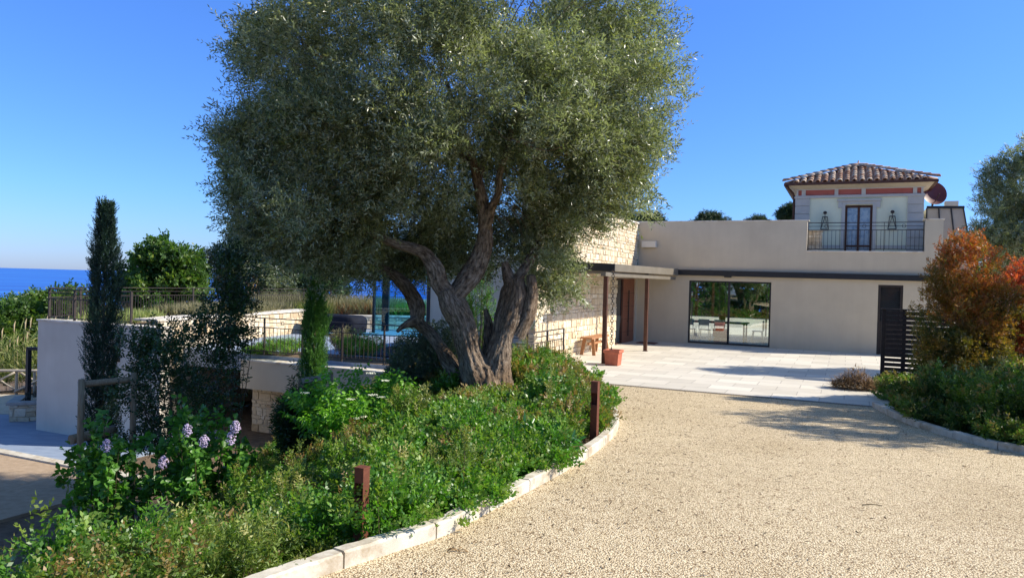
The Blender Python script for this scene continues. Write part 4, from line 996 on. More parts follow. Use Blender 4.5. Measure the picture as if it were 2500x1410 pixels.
mb = MB(); logm(mb, (fx[0]-1, 26.15, -2.10), (fx[-1], 26.15, -2.02), .05); mb.build('top_rail', fence_wood, rfz)
for a, b_ in ((0, 1), (1, 3)):
    mb = MB(); logm(mb, (fx[a], 26.1, -2.8), (fx[b_], 26.1, -2.1), .035); mb.build('brace', fence_wood, rfz)
    mb = MB(); logm(mb, (fx[a], 26.3, -2.1), (fx[b_], 26.3, -2.8), .035); mb.build('brace', fence_wood, rfz)

# ------------------------------------------------------------------ the big olive
def catmull(P, n=10):
    return smooth_poly(P, n)
def gnarl(m_, uvs, pts, radii, seed, seg=56, tw=.55, amp=1.0):
    rs = np.random.default_rng(seed); data = np.hstack([np.array(pts, float), np.array(radii, float)[:, None]]); q = catmull(data, 14)
    P = q[:, :3]; R_ = q[:, 3]; T = unit(np.gradient(P, axis=0)); s_ = np.concatenate([[0], np.cumsum(np.linalg.norm(np.diff(P, axis=0), axis=1))])
    ref = np.array([0, 1., 0]); th = np.linspace(0, 2*np.pi, seg, endpoint=False); vs = []
    ph = rs.uniform(0, 6.28, 12); n = len(P)
    for i in range(n):
        x = np.cross(T[i], ref); x /= np.linalg.norm(x); ref = np.cross(x, T[i]); y = ref
        tt = th+tw*s_[i]*.6
        f = 1+amp*(.10*np.sin(2*tt+ph[0]+1.9*s_[i])+.07*np.sin(3*tt+ph[1]-1.3*s_[i])+.075*np.abs(np.sin(2.5*tt*1.0+ph[2]*0+1.1*s_[i]))*0
                 + .075*np.abs(np.sin(3*tt+ph[3]+.9*np.sin(s_[i]*2+ph[4])))+.045*np.abs(np.sin(7*tt+ph[5]+1.1*np.sin(s_[i]*3.1+ph[6])))
                 + .04*np.sin(13*tt+ph[7]+1.5*np.sin(s_[i]*4+ph[8]))+.03*np.abs(np.sin(11*tt+2*np.sin(s_[i]*5+ph[9]))))
        f = f*(1+.07*amp*math.sin(s_[i]*5.1+ph[10])+.04*math.sin(s_[i]*11+ph[11]))
        for k in range(seg): vs.append(P[i]+R_[i]*f[k]*(math.cos(th[k])*x+math.sin(th[k])*y))
    vs = np.array(vs); vs = vs+rs.normal(size=vs.shape)*.0035*min(1.0, float(np.mean(R_))/.15)
    vs = list(vs); k0 = len(m_.v); fs = [(i*seg+k, i*seg+(k+1) % seg, (i+1)*seg+(k+1) % seg, (i+1)*seg+k) for i in range(n-1) for k in range(seg)]
    m_.add(vs, fs, True); m_.add([P[-1]+T[-1]*R_[-1]*.3], []); e_ = len(m_.v)-1
    for k in range(seg): m_.f.append([k0+(n-1)*seg+k, k0+(n-1)*seg+(k+1) % seg, e_]); m_.sm.append(False); m_.r.append(.5); m_.mi.append(0)
    Rm = float(np.mean(R_))
    for f_ in fs:
        uvs.append([((k_ % seg)/seg*Rm*6.28 if (k_ % seg or (f_[0] % seg) == 0 and True) else Rm*6.28, s_[k_//seg]) for k_ in f_])
    for k in range(seg): uvs.append([(0, 0), (.1, 0), (0, .1)])
YT = 12.2
def pd(x, y, dy=0): return D(x, y, YT+dy)
tb = pd(1185, 1010)
olive = thing('olive_tree', (tb[0], tb[1], tb[2]), 'huge old olive tree with twisted trunks and silvery crown in the foreground bed', 'tree')
mb = MB(); uvs = []
S = YT/1800
limbs = [
 ([(1200, 1040, .0), (1196, 985, 0), (1180, 940, 0), (1155, 890, 0), (1140, 840, 0), (1128, 790, -.05), (1106, 745, -.1), (1092, 708, -.1)], [72, 60, 52, 40, 31, 29, 31, 30], 1),
 ([(1206, 1040, -.05), (1208, 985, -.05), (1212, 930, 0), (1216, 880, .05), (1228, 820, .1), (1243, 765, .15), (1256, 715, .15), (1260, 678, .15)], [66, 54, 44, 37, 33, 32, 30, 20], 2),
 ([(1180, 985, .15), (1145, 945, .35), (1108, 900, .5), (1077, 850, .6), (1050, 812, .7), (1022, 785, .7), (1018, 745, .7), (992, 700, .7), (950, 665, .7), (895, 645, .7), (850, 638, .6)], [32, 26, 20, 17, 17, 20, 20, 17, 14, 12, 9], 3),
 ([(1094, 722, -.1), (1072, 690, -.1), (1062, 655, -.1), (1037, 620, -.1), (1003, 605, -.15), (955, 590, -.25), (900, 560, -.3), (840, 500, -.3)], [26, 22, 20, 17, 14, 12, 9, 6], 4),
 ([(1095, 738, -.1), (1125, 702, 0), (1158, 655, .1), (1180, 600, .1), (1184, 545, .1), (1175, 480, .1), (1165, 440, .15), (1150, 380, .2), (1120, 300, .3), (1090, 200, .4)], [27, 28, 26, 22, 19, 16, 14, 11, 8, 5], 5),
 ([(1186, 555, .08), (1200, 508, 0), (1217, 470, -.05), (1220, 425, -.1), (1238, 370, -.15), (1260, 280, -.1), (1300, 180, 0), (1320, 60, 0)], [16, 12, 10, 9, 8, 6, 5, 3], 6),
 ([(1250, 700, .15), (1238, 665, .2), (1232, 640, .2)], [20, 16, 9], 7),
 ([(1262, 820, .1), (1288, 770, .1), (1298, 715, .1), (1296, 672, .1)], [18, 19, 18, 12], 8),
 ([(1010, 785, .65), (995, 790, .5), (982, 797, .4), (970, 808, .3)], [16, 11, 8, 5], 9),
 ([(1258, 690, .1), (1290, 640, .3), (1330, 560, .5), (1380, 460, .4), (1430, 350, .2), (1480, 220, 0)], [14, 11, 9, 8, 6, 4], 10),
 ([(900, 650, .65), (820, 600, .8), (740, 520, .9), (680, 400, .9)], [12, 9, 7, 4], 11),
 ([(1165, 440, .15), (1200, 330, 1.2), (1280, 220, 1.9), (1380, 120, 2.2)], [11, 8, 6, 4], 12),
 ([(1150, 400, .3), (1050, 320, .9), (940, 220, 1.3), (860, 100, 1.5)], [9, 7, 6, 4], 13),
 ([(1198, 1040, -.1), (1194, 970, -.12), (1188, 915, -.08), (1186, 880, 0), (1186, 865, .1)], [66, 52, 34, 18, 6], 15),
 ([(1180, 890, .15), (1192, 850, .3), (1194, 800, .38), (1186, 755, .36)], [22, 16, 12, 6], 14),
]
for pts, rr_, sd_ in limbs:
    gnarl(mb, uvs, [pd(*p) for p in pts], [r_*S*.85 for r_ in rr_], sd_, seg=110 if rr_[0] > 30 else 56, amp=1.0 if rr_[0] > 30 else .8)
# flared root ridges
for k, (dx, dy) in enumerate(((-.5, -.15), (.42, -.2), (-.05, -.45), (.3, .4), (-.35, .35), (-.3, -.35))):
    gnarl(mb, uvs, [tb+np.array([dx, dy, -.15]), tb+np.array([dx*.62, dy*.62, .05]), tb+np.array([dx*.32, dy*.32, .4]), tb+np.array([dx*.2, dy*.2, .8])], [.06, .10, .14, .12], 20+k, seg=32)
tr = mb.build('trunk', bark, olive, recalc=False)
ul = tr.data.uv_layers.new(name='UVMap'); flat = [c for f_ in uvs for uv in f_ for c in uv]
ul.data.foreach_set('uv', flat)
# crown
def ellipsoid_points(c, r, n, shell=.55):
    d = randunit(n); rr = (shell**3+(1-shell**3)*RNG.random(n))**(1/3); return np.array(c)+d*rr[:, None]*np.array(r)
crown = []; lobeid = []
def lobe(c, r, n):
    crown.append(ellipsoid_points(c, (r*1.1, r*1.1, r*.9), n, .55)); lobeid.append(np.full(n, len(lobeid)))
def lobes(px, py, dy, rx, rz, ry, n, r0, per, shell=.85):
    for c in fib(n): 
        q = pd(px, py, dy)+c*np.array([rx, ry, rz])*RNG.uniform(shell, 1.0); lobe(q, r0*RNG.uniform(.7, 1.25), max(4, int(per*.88)))
def fib(n):
    i = np.arange(n)+.5; ph = np.arccos(1-2*i/n); th = np.pi*(1+5**.5)*i+RNG.uniform(0, 6)
    return np.stack([np.cos(th)*np.sin(ph), np.sin(th)*np.sin(ph), np.cos(ph)], 1)+RNG.normal(size=(n, 3))*.09
lobes(1095, 150, .2, 2.88, 2.75, 2.7, 60, .66, 13)
lobes(1095, 190, .2, 1.9, 1.7, 1.7, 16, .6, 9, .7)
lobes(795, 420, 0, 1.2, 1.05, 1.5, 14, .52, 10)
lobes(715, 545, .2, .74, .42, .8, 8, .42, 9)
lobes(672, 240, .1, .50, 1.3, 1.1, 10, .45, 9)
lobes(640, 400, .1, .30, .7, .7, 6, .40, 9)
lobes(820, 615, .5, .95, .32, .9, 9, .40, 9)
lobes(990, 500, .6, 1.2, .7, 1.2, 10, .5, 9)
lobes(1400, 370, -.1, 1.35, .9, 1.4, 16, .5, 10)
lobes(1518, 160, 0, .60, 1.3, 1.2, 12, .48, 10)
lobes(1478, 400, -.1, .46, .42, .7, 7, .38, 9)
lobes(1415, 495, -.1, .5, .25, .6, 5, .34, 8)
lobes(1335, 585, .9, .48, .48, .5, 7, .36, 9)
lobes(1340, 690, 1.0, .20, .22, .3, 3, .26, 6)
lobes(1190, 570, 1.0, .7, .6, .3, 5, .4, 7)
lobes(960, 625, 1.5, .75, .32, .3, 8, .36, 8)
lobes(1090, 600, 1.5, .6, .3, .3, 5, .36, 8)
lobes(1060, 240, -1.6, 1.9, 1.3, .6, 12, .5, 10)
lobes(900, 380, -1.3, 1.2, .9, .6, 8, .48, 9)
C_ = np.concatenate(crown); LID = np.concatenate(lobeid); LSH = RNG.random(len(lobeid))
# keep the opening round the limbs: drop clumps in front of the fork
def proj(P):
    q = P-CAM; dd = q@FW; return 1250+FPX*(q@RT)/dd, 705-FPX*(q@UP)/dd
X_, Y_ = proj(C_)
keep = ~((X_ > 930) & (X_ < 1235) & (Y_ > 640) & (C_[:, 1] < YT+.8))
keep &= ~((X_ > 1115) & (X_ < 1262) & (Y_ > 375) & (C_[:, 1] < YT+.55))
keep &= ~((X_ > 920) & (X_ < 1210) & (Y_ > 545) & (C_[:, 1] < YT+.6))
keep &= ~((X_ > 1395) & (Y_ > 560)); keep &= ~((X_ < 900) & (Y_ > 720))
keep &= ~((X_ < 610) & (Y_ < 20)); keep &= ~((X_ > 1610) & (Y_ > 300)); keep &= ~((X_ < 545) & (Y_ > 0))
C_ = C_[keep]; LID = LID[keep]; nC = len(C_); print('clumps', nC)
lv = Leaves(); tw_n = 30
ci = np.repeat(np.arange(nC), tw_n); cen = pd(1090, 330, .2)
outw = unit(C_-cen); cshade = np.clip(LSH[LID]*.65+RNG.random(nC)*.45-.05, 0, 1)
dirs = unit(randunit(len(ci))*.75+outw[ci]*.45+np.array([0, 0, .35]))
P_ = C_[ci]+randunit(len(ci))*(RNG.random(len(ci))**.5*.31)[:, None]*np.array([1.15, 1.15, .9])
sprigs(lv, P_, dirs, RNG.uniform(.18, .38, len(ci)), 12, .082, .0195, ang=.75, up=.25, R=np.clip(cshade[ci]**1.3*.75+RNG.random(len(ci))*.3, 0, 1), jit=.22, pairs=True)
# long wisps breaking the outline
wi = RNG.choice(nC, 330); wd = unit(outw[wi]+randunit(330)*.5+np.array([0, 0, .25]))
for s_ in (0, .2): sprigs(lv, C_[wi]+wd*(.2+s_), wd+randunit(330)*.15, .30, 12, .085, .020, ang=.7, up=.2, jit=.2, pairs=True)
print('olive leaves', lv.count())
lv.build('crown', olive_leaf, olive)
mb = MB()
for k in RNG.choice(nC, 230, replace=False):
    c = C_[k]; s0 = cen+(c-cen)*.6+randunit(1)[0]*.2; mid = (s0+c)/2+randunit(1)[0]*.2; q = smooth_poly([s0, mid, c], 4); mb.tube(q, np.linspace(.011, .003, len(q)), 5, cap=False)
mb.build('branches', bark, olive, recalc=False)

# ------------------------------------------------------------------ generic trees
def clumptree(name, base, cc, rr, nclump, label, mat, group=None, leaf=(.12, .07), K=6, ntw=26, cl=.45, shell=.5, trunk=.15, oval=False, Lp=.25, cat='tree', flat=1.0):
    root = thing(name, base, label, cat, group); lv = Leaves(oval); pts = []
    tot = sum(r[0]*r[1] for c, r in zip(cc, rr))
    for c, r in zip(cc, rr): pts.append(ellipsoid_points(c, (r[0], r[0], r[1]), max(5, int(nclump*r[0]*r[1]/tot)), shell))
    C_ = np.concatenate(pts); n = len(C_); ci = np.repeat(np.arange(n), ntw); cen = np.mean(C_, 0)
    P_ = C_[ci]+randunit(len(ci))*(RNG.random(len(ci))**.5*cl)[:, None]*np.array([1, 1, flat])
    d = unit(randunit(len(ci))+unit(C_-cen)[ci]*.5+np.array([0, 0, .3])); sh = RNG.random(n)
    sprigs(lv, P_, d, Lp, K, leaf[0], leaf[1], R=np.clip(sh[ci]*.6+RNG.random(len(ci))*.4, 0, 1), up=.5)
    lv.build('crown', mat, root)
    b = np.array(base, float); mb = MB()
    q = smooth_poly([b, b*.5+cen*.5+randunit(1)[0]*trunk, cen], 5); mb.tube(q, np.linspace(trunk, trunk*.35, len(q)), 9)
    for k in RNG.choice(n, min(n, 26), replace=False):
        s0 = b*.45+cen*.55; s0 = s0+(cen-b)*RNG.uniform(-.1, .35); c = C_[k]; q = smooth_poly([s0, (s0+c)/2+randunit(1)[0]*.12, c], 3); mb.tube(q, np.linspace(trunk*.4, trunk*.08, len(q)), 5, cap=False)
    mb.build('trunk', bark, root, recalc=False); return root
def at(px, py, Y): return D(px, py, Y)
def gh0(x, y): return float(ground_h(np.array(float(x)), np.array(float(y))))
sc34 = 34/1800
c = at(398, 650, 34)
clumptree('broadleaf_tree', (c[0], 34, -5.5), [at(350, 680, 34), at(410, 640, 34), at(450, 665, 34), at(400, 720, 34)], [(1.15, 1.0), (1.2, 1.05), (1.0, .95), (1.8, 1.0)], 190,
          'bright green broadleaf tree beyond the roof terrace, right of the tall cypress', tree_leaf, leaf=(.17, .11), cl=.4, trunk=.16)
clumptree('broadleaf_tree', (at(580, 700, 39)[0], 39, -6), [at(560, 640, 39), at(620, 600, 39), at(620, 690, 39)], [(1.2, 1.1), (1.4, 1.5), (2.2, 1.4)], 150,
          'pale grey green tree beyond the roof terrace, touching the olive crown', grey_leaf, leaf=(.17, .07), cl=.5, trunk=.16)
clumptree('evergreen_tree', (at(760, 700, 44)[0], 44, -6), [at(700, 650, 44), at(780, 665, 44), at(740, 720, 44)], [(2.0, 1.4), (1.7, 1.1), (2.6, 1.1)], 170,
          'dark tree seen through the olive branches above the covered table', dark_leaf, leaf=(.2, .12), cl=.6, trunk=.2)
for i, (x, y, Y, rx, rz, lb) in enumerate(((15, 780, 29, 1.2, .9, 'leftmost green bush at the picture edge above the reeds'), (60, 765, 31, 1.3, .75, 'rounded light green bush above the reeds left of the white block'), (110, 770, 32, 1.0, .75, 'green bush touching the left corner of the white block roof'), (165, 745, 30, .75, .75, 'brownish green bush seen through the corner railing'))):
    c = at(x, y, Y); clumptree('garden_bush', (c[0], Y, c[2]-2.6), [c, c+np.array([.4, .3, -.9])], [(rx, rz), (rx*1.2, rz)], 75, lb, tree_leaf, leaf=(.15, .09), cl=.35, trunk=.07, cat='bush', group='bushes beyond the left yard')
# pines behind the house
for x0, ytop, Y, w, lb in ((1500, 490, 62, 3.4, 'wide pine crown above the stone wing next to the olive'), (1590, 520, 66, 1.6, 'small pine crown above the facade left end'), (1735, 517, 70, 2.1, 'round pine crown rising above the middle of the parapet'), (1852, 531, 74, 1.3, 'low dark pine crown peeking over the parapet'), (1935, 505, 60, 1.0, 'dark pine crown against the left corner of the tower')):
    c = at(x0, ytop, Y); c[2] -= w*.5
    clumptree('pine_tree', (c[0], Y, -3.5), [c, c+np.array([w*.55, .3, -w*.12]), c+np.array([-w*.5, .2, -w*.15])], [(w*.55, w*.42), (w*.42, w*.3), (w*.4, w*.3)], 90, lb, pine_leaf, group='pines behind the villa', leaf=(.22, .05), K=8, ntw=30, cl=.42, trunk=.16)
# hedge trees behind rear courtyard
for i in range(9):
    x = W(-9+i*2.9, -29-(i % 2)*1.6, -.7)
    clumptree('garden_tree', x, [x+Z*2.2, x+Z*4.2+randunit(1)[0]*.5, x+Z*.7], [(2.5, 2.0), (2.2, 1.9), (2.7, 1.4)], 170, ['dark leafy tree in the back garden, ', 'bright green tree in the back garden, '][i % 2]+['first', 'second', 'third', 'fourth', 'fifth', 'sixth', 'seventh', 'eighth', 'ninth'][i]+' from the left beyond the wide window', [cover_leaf, tree_leaf][i % 2], group=['dark trees of the back garden', 'green trees of the back garden'][i % 2], leaf=(.2, .13), cl=.5, ntw=22)
for i, (x, y, r_) in enumerate(((-9, -6, 2.4), (-14, -2, 2.8), (-5, -12, 2.6), (-13, -11, 3.0), (-19, -8, 3.2), (-22, 1, 2.8))):
    z0 = gh0(x, y)
    clumptree('garden_tree', (x, y, z0), [np.array([x, y, z0+r_*1.3]), np.array([x+.6, y, z0+r_*2.1]), np.array([x, y+.4, z0+r_*.5])], [(r_, r_*.8), (r_*.7, r_*.7), (r_*1.1, r_*.5)], 110,
              ['nearest', 'second', 'third', 'fourth', 'fifth', 'sixth'][i]+' leafy tree behind the viewer, seen only mirrored in the wide window', tree_leaf, group='trees behind the viewer', leaf=(.2, .12), cl=.5, ntw=22)
# right olive
c = at(2470, 500, 19)
clumptree('olive_tree', (c[0]+.2, 19.4, -.6), [at(2480, 480, 19), at(2440, 560, 18.8), at(2560, 440, 19), at(2520, 610, 19), at(2600, 560, 19)], [(.8, 1.0), (.62, .7), (1.1, 1.2), (1.1, .7), (1.3, 1.0)], 260,
          'smaller grey green olive tree rising behind the orange shrub at the right edge', olive_leaf, leaf=(.075, .02), K=14, ntw=34, cl=.26, trunk=.13)

clumptree('olive_tree', (11.2, 11.6, -.4), [np.array([11.0, 11.4, 3.9]), np.array([10.6, 12.6, 3.0]), np.array([11.4, 10.4, 4.4]), np.array([10.2, 13.2, 2.4])], [(1.5, .7), (1.2, .55), (1.2, .6), (.9, .4)], 95,
          'olive tree standing just outside the right picture edge whose shadow streaks the gravel', olive_leaf, leaf=(.08, .022), K=14, ntw=32, cl=.3, trunk=.13)
# ------------------------------------------------------------------ cypresses
def cypress(base, h, r, n, label, mat, seed, top=.5):
    base = np.array(base, float); root = thing('cypress', base, label, 'tree', 'cypresses')
    lv = Leaves(); t = RNG.random(n)**.9; az = RNG.uniform(0, 6.283, n)
    prof = r*np.clip(np.minimum(1.0, .55+t*2.2), 0, 1)*np.clip((1.03-t)/top, 0, 1)**.5*(1+.26*np.sin(az*3+t*9)+.24*np.sin(az*2-t*23))
    rad_ = prof*np.sqrt(RNG.uniform(.12, 1, n))
    P_ = base+np.stack([np.cos(az)*rad_, np.sin(az)*rad_, t*h], 1)
    A_ = unit(np.stack([np.cos(az)*.42, np.sin(az)*.42, np.ones(n)], 1)+randunit(n)*.34)
    sprigs(lv, P_, A_, RNG.uniform(.08, .24, n), 10, .05, .016, ang=.5, up=.2, R=np.clip(.5+.3*np.sin(az*4+t*14)+RNG.normal(size=n)*.2, 0, 1), jit=.2)
    lv.build('foliage', mat, root); mb = MB(); mb.tube([base, base+Z*h*.5, base+Z*h*.9], [.05, .03, .01], 8); mb.build('trunk', bark, root)
b1 = at(247, 1100, 15); gz = float(ground_h(b1[0], 15.)); topz = at(250, 505, 15)[2]
cypress((b1[0], 15, gz), topz-gz, .27, 6600, 'tall dark column cypress standing against the sky in front of the white wall', cyp_leaf, 1, .38)
b2 = at(768, 900, 15.2); gz = float(ground_h(b2[0], 15.2)); topz = at(768, 692, 15.2)[2]
cypress((b2[0]-.02, 15.2, gz), topz-gz, .19, 4300, 'thin bright green young cypress before the terrace railing', cyp2_leaf, 2, .25)

# ------------------------------------------------------------------ named shrubs
def gh(x, y): return float(ground_h(np.array(x), np.array(y)))
def shrub(name, px, pytop, Y, r, label, mat, cat='shrub', stems=mottled, oval=False, group=None, zb=None, **kw):
    p = at(px, pytop, Y); zb = gh(p[0], Y) if zb is None else zb
    root = thing(name, (p[0], Y, zb), label, cat, group); lv = Leaves(oval); st = MB()
    h = p[2]-zb; plant(lv, st, (p[0], Y, zb), h, r, **kw); lv.build('foliage', mat, root); st.build('stems', stem_m, root, recalc=False)
    return root, np.array([p[0], Y, zb]), h
def volshrub(name, base, blobs, label, mat, n, cat='shrub', leaf=(.034, .02), K=7, Lp=.11, tipz=None, shell=.35, clump=.0, nst=30, up=.5, droop=0., group=None, jit=.4):
    base = np.array(base, float); root = thing(name, base, label, cat, group); lv = Leaves(); st = MB()
    tot = sum(r[0]*r[0]*r[1] for c, r in blobs); P = np.concatenate([ellipsoid_points(c, (r[0], r[0], r[1]), int(n*r[0]*r[0]*r[1]/tot), shell) for c, r in blobs]); m_ = len(P)
    if clump:   # gather into twig clusters so gaps and light show through
        K_ = P[RNG.choice(m_, max(8, int(m_/26)), replace=False)]; P = K_[RNG.integers(0, len(K_), m_)]+randunit(m_)*(RNG.random(m_)**.5*clump)[:, None]
    cen = P.mean(0); A = unit(randunit(m_)*.8+unit(P-(cen-[0, 0, .4]))*.8+[0, 0, .25])
    ph = np.sin(P[:, 0]*5.1+1)+np.sin(P[:, 1]*4.3)+np.sin(P[:, 2]*6.2+P[:, 0]*3)
    R = np.clip(.45+.16*ph+RNG.normal(size=m_)*.2, 0, 1); T = None
    if tipz: T = np.clip((P[:, 2]-tipz[0])/(tipz[1]-tipz[0])+.14*ph, 0, 1)*np.clip(RNG.random(m_)*1.6, 0, 1)
    sprigs(lv, P, A, Lp*RNG.uniform(.6, 1.3, m_), K, leaf[0], leaf[1], R=R, T=T, up=up, droop=droop, jit=jit)
    lv.build('foliage', mat, root)
    for k in RNG.choice(m_, min(m_, nst), replace=False):
        f_ = base+randunit(1)[0]*[.12, .12, 0]; c = P[k]; q = smooth_poly([f_, f_*.45+c*.55+randunit(1)[0]*.06, c], 3); st.tube(q, np.linspace(.011, .003, len(q)), 4, cap=False)
    st.build('stems', stem_m, root, recalc=False); return root
# dark see-through shrub
bb = at(455, 1100, 13.6)
volshrub('dark_shrub', (bb[0], 13.6, gh(bb[0], 13.6)), [(at(445, 950, 13.6), (1.0, 1.2)), (at(350, 900, 13.6), (.35, .6)), (at(400, 860, 13.5), (.62, .6)), (at(525, 850, 13.7), (.5, .7)), (at(380, 1040, 13.5), (.6, .6))], 'large dark see-through shrub with small round leaves beside the tall cypress', dark_leaf, 3100, leaf=(.055, .036), Lp=.18, clump=.32, nst=50, shell=.1)
volshrub('dark_shrub', (bb[0]+.5, 14.1, gh(bb[0]+.5, 14.1)), [(at(570, 700, 14.1), (.48, .75)), (at(600, 610, 14.1), (.36, .4)), (at(545, 790, 14.1), (.5, .5))], 'taller dark leafy shrub reaching into the left side of the olive crown', dark_leaf, 1500, leaf=(.06, .038), Lp=.18, clump=.24, nst=5, shell=.1)
# lilacs
def lilac(px, py, Y, r, label, flowers, ns, **kw):
    root, b_, h_ = shrub('lilac_bush', px, py, Y, r, label, lilac_leaf, oval=True, group='lilac bushes', ns=ns, nsp=8, K=5, leafL=.105, leafW=.08, Lp=.16, t0=.3, jit=.35, droop=.45, up=.9, nstem_draw=24, stem_r=.008, **kw)
    for fx, fy in flowers:
        c = at(fx, fy, Y-r*1.02); m_ = MB(); 
        N_ = 130
        for k in range(N_):
            t = random.random(); rr2 = .078*math.sin(math.pi*(.12+t*.8))*math.sqrt(random.random()); a = random.uniform(0, 6.28); q = c+np.array([rr2*math.cos(a), rr2*math.sin(a), -.08+t*.17])
            n_ = unit(np.array([[math.cos(a), math.sin(a)-.4, .5+random.uniform(-.4, .4)]]))[0]; x_ = unit(np.cross(n_, Z)[None])[0]*.012; y_ = np.cross(n_, x_)
            m_.add([q+x_, q+y_, q-x_, q-y_, q+n_*.006], [(0, 1, 4), (1, 2, 4), (2, 3, 4), (3, 0, 4)])
        m_.build('flower_panicle', blossom, root, recalc=False)
lilac(500, 985, 10.8, .72, 'lilac bush with pale purple flowers in sun before the stone lower wall', [(457, 1050), (498, 1077), (563, 1070), (575, 1042), (398, 1128)], 62)
lilac(262, 1015, 10.4, .60, 'shaded lilac bush with one purple flower at the left timber stake', [(260, 1088)], 48)
# viburnum, layered
root, b_, h_ = shrub('viburnum_bush', 870, 905, 11.6, 1.15, 'light green viburnum with flat white flower heads left of the olive trunk', vib_leaf, oval=True, ns=110, nsp=9, K=7, leafL=.085, leafW=.045, Lp=.22, t0=.35, jit=.2, droop=.75, up=.8, nstem_draw=20, stem_r=.007)
for fx, fy in ((910, 965), (930, 970), (885, 1018), (865, 1022), (905, 912), (1040, 975), (855, 975), (745, 960), (975, 1015), (940, 930)):
    c = at(fx, fy, 10.75+random.uniform(-.1, .3)); m_ = MB()
    for k in range(60):
        a = random.uniform(0, 6.28); rr2 = .07*math.sqrt(random.random()); q = c+np.array([rr2*math.cos(a), rr2*math.sin(a), random.uniform(0, .015)]); s_ = .008
        m_.add([q+[s_, 0, 0], q+[0, s_, .003], q+[-s_, 0, 0], q+[0, -s_, .003], q+[0, 0, .008]], [(0, 1, 4), (1, 2, 4), (2, 3, 4), (3, 0, 4)])
    m_.build('flower_head', vibflower, root, recalc=False)
shrub('narrow_leaved_shrub', 735, 915, 12.4, .45, 'dark narrow leaved shrub with drooping tips before the stone lower wall', dark_leaf, ns=110, nsp=10, K=8, leafL=.10, leafW=.022, Lp=.14, t0=.25, droop=.4, nstem_draw=10)
volshrub('grey_leaved_shrub', (at(1040, 900, 14)[0], 14, gh(at(1040, 900, 14)[0], 14)), [(at(1035, 900, 14), (.68, .72)), (at(1075, 850, 14), (.45, .5)), (at(985, 960, 13.9), (.5, .5)), (at(1060, 960, 13.9), (.6, .5))], 'grey green shrub behind the leaning limb of the olive trunk', grey_leaf, 4200, leaf=(.06, .023), K=9, Lp=.14, nst=20, shell=.4)
shrub('sapling', 1172, 640, 14.3, .42, 'slender light green sapling between the two olive trunks', cover_leaf, ns=44, nsp=16, K=9, leafL=.04, leafW=.016, Lp=.14, t0=.25, nstem_draw=44, stem_r=.006, lean=.8)
shrub('peony_bush', 1285, 1065, 7.75, .52, 'glossy large leaved peony spilling over the foreground kerb', peony_leaf, oval=True, ns=56, nsp=5, K=5, leafL=.115, leafW=.055, Lp=.13, t0=.35, ang=1.0, up=1.0, droop=.25, sag=.3)
shrub('peony_bush', 1150, 1045, 8.4, .55, 'large leaved peony clump in front of the olive trunk base', peony_leaf, oval=True, ns=60, nsp=5, K=5, leafL=.115, leafW=.055, Lp=.13, t0=.35, ang=1.0, up=1.0, droop=.25, sag=.3)
shrub('broadleaf_herb', 1030, 1235, 6.0, .17, 'small plant with broad smooth leaves touching the kerb', vib_leaf, oval=True, ns=9, nsp=2, K=3, leafL=.13, leafW=.065, Lp=.06, t0=.3, ang=1.1, up=1.0, droop=.2)
# plants on the upper terrace behind the railing
for i, (x, y, Y, r, lb, mt_) in enumerate(((690, 830, 21.0, .75, 'feathery bright green bush behind the left railing bays', fern_leaf), (630, 850, 21.2, .42, 'yellowish low bush behind the railing by the sunlit wall', fern_leaf), (880, 815, 20.6, .75, 'bushy green shrub behind the railing right of the thin cypress', fern_leaf), (845, 800, 21.3, .45, 'sparse twiggy shrub behind the railing under the covered table', brush_leaf))):
    shrub('terrace_shrub', x, y, Y, r, lb, mt_, group='shrubs behind the terrace railing', zb=-.72, ns=80, nsp=10, K=7, leafL=.07, leafW=.018, Lp=.14, t0=.1, nstem_draw=16)
mb = MB(); mb.hbox(-7.9, .4, 10.6, 11.97, -.9, -.695); tag(mb.build('planting_strip_soil', soil), kind='structure')
# right side coloured shrubs
oc = at(2345, 750, 14.2)
volshrub('orange_shrub', (oc[0], 14.2, gh(oc[0], 14.2)), [(at(2350, 670, 14.2), (.62, .72)), (at(2325, 780, 14.2), (.68, .8)), (at(2395, 760, 14.2), (.6, .7)), (at(2350, 880, 14.1), (.82, .7)), (at(2350, 610, 14.2), (.35, .34)), (at(2420, 860, 14.0), (.6, .6)), (at(2450, 770, 14.3), (.5, .6)), (at(2300, 850, 13.9), (.5, .5)), (at(2380, 930, 13.2), (.6, .4))], 'tall shrub with orange and bronze small leaves hiding the facade corner', orange_leaf, 15500, leaf=(.040, .023), tipz=(.3, 2.5), shell=.45, nst=60, clump=.17)
volshrub('red_shrub', (at(2490, 900, 14.6)[0], 14.6, -.5), [(at(2480, 730, 14.6), (.55, .5)), (at(2540, 700, 14.7), (.6, .6)), (at(2500, 830, 14.5), (.75, .7))], 'red and orange leaved shrub cut by the right picture edge', red_leaf, 7500, leaf=(.040, .023), tipz=(.2, 1.6), shell=.45, nst=40, clump=.17)
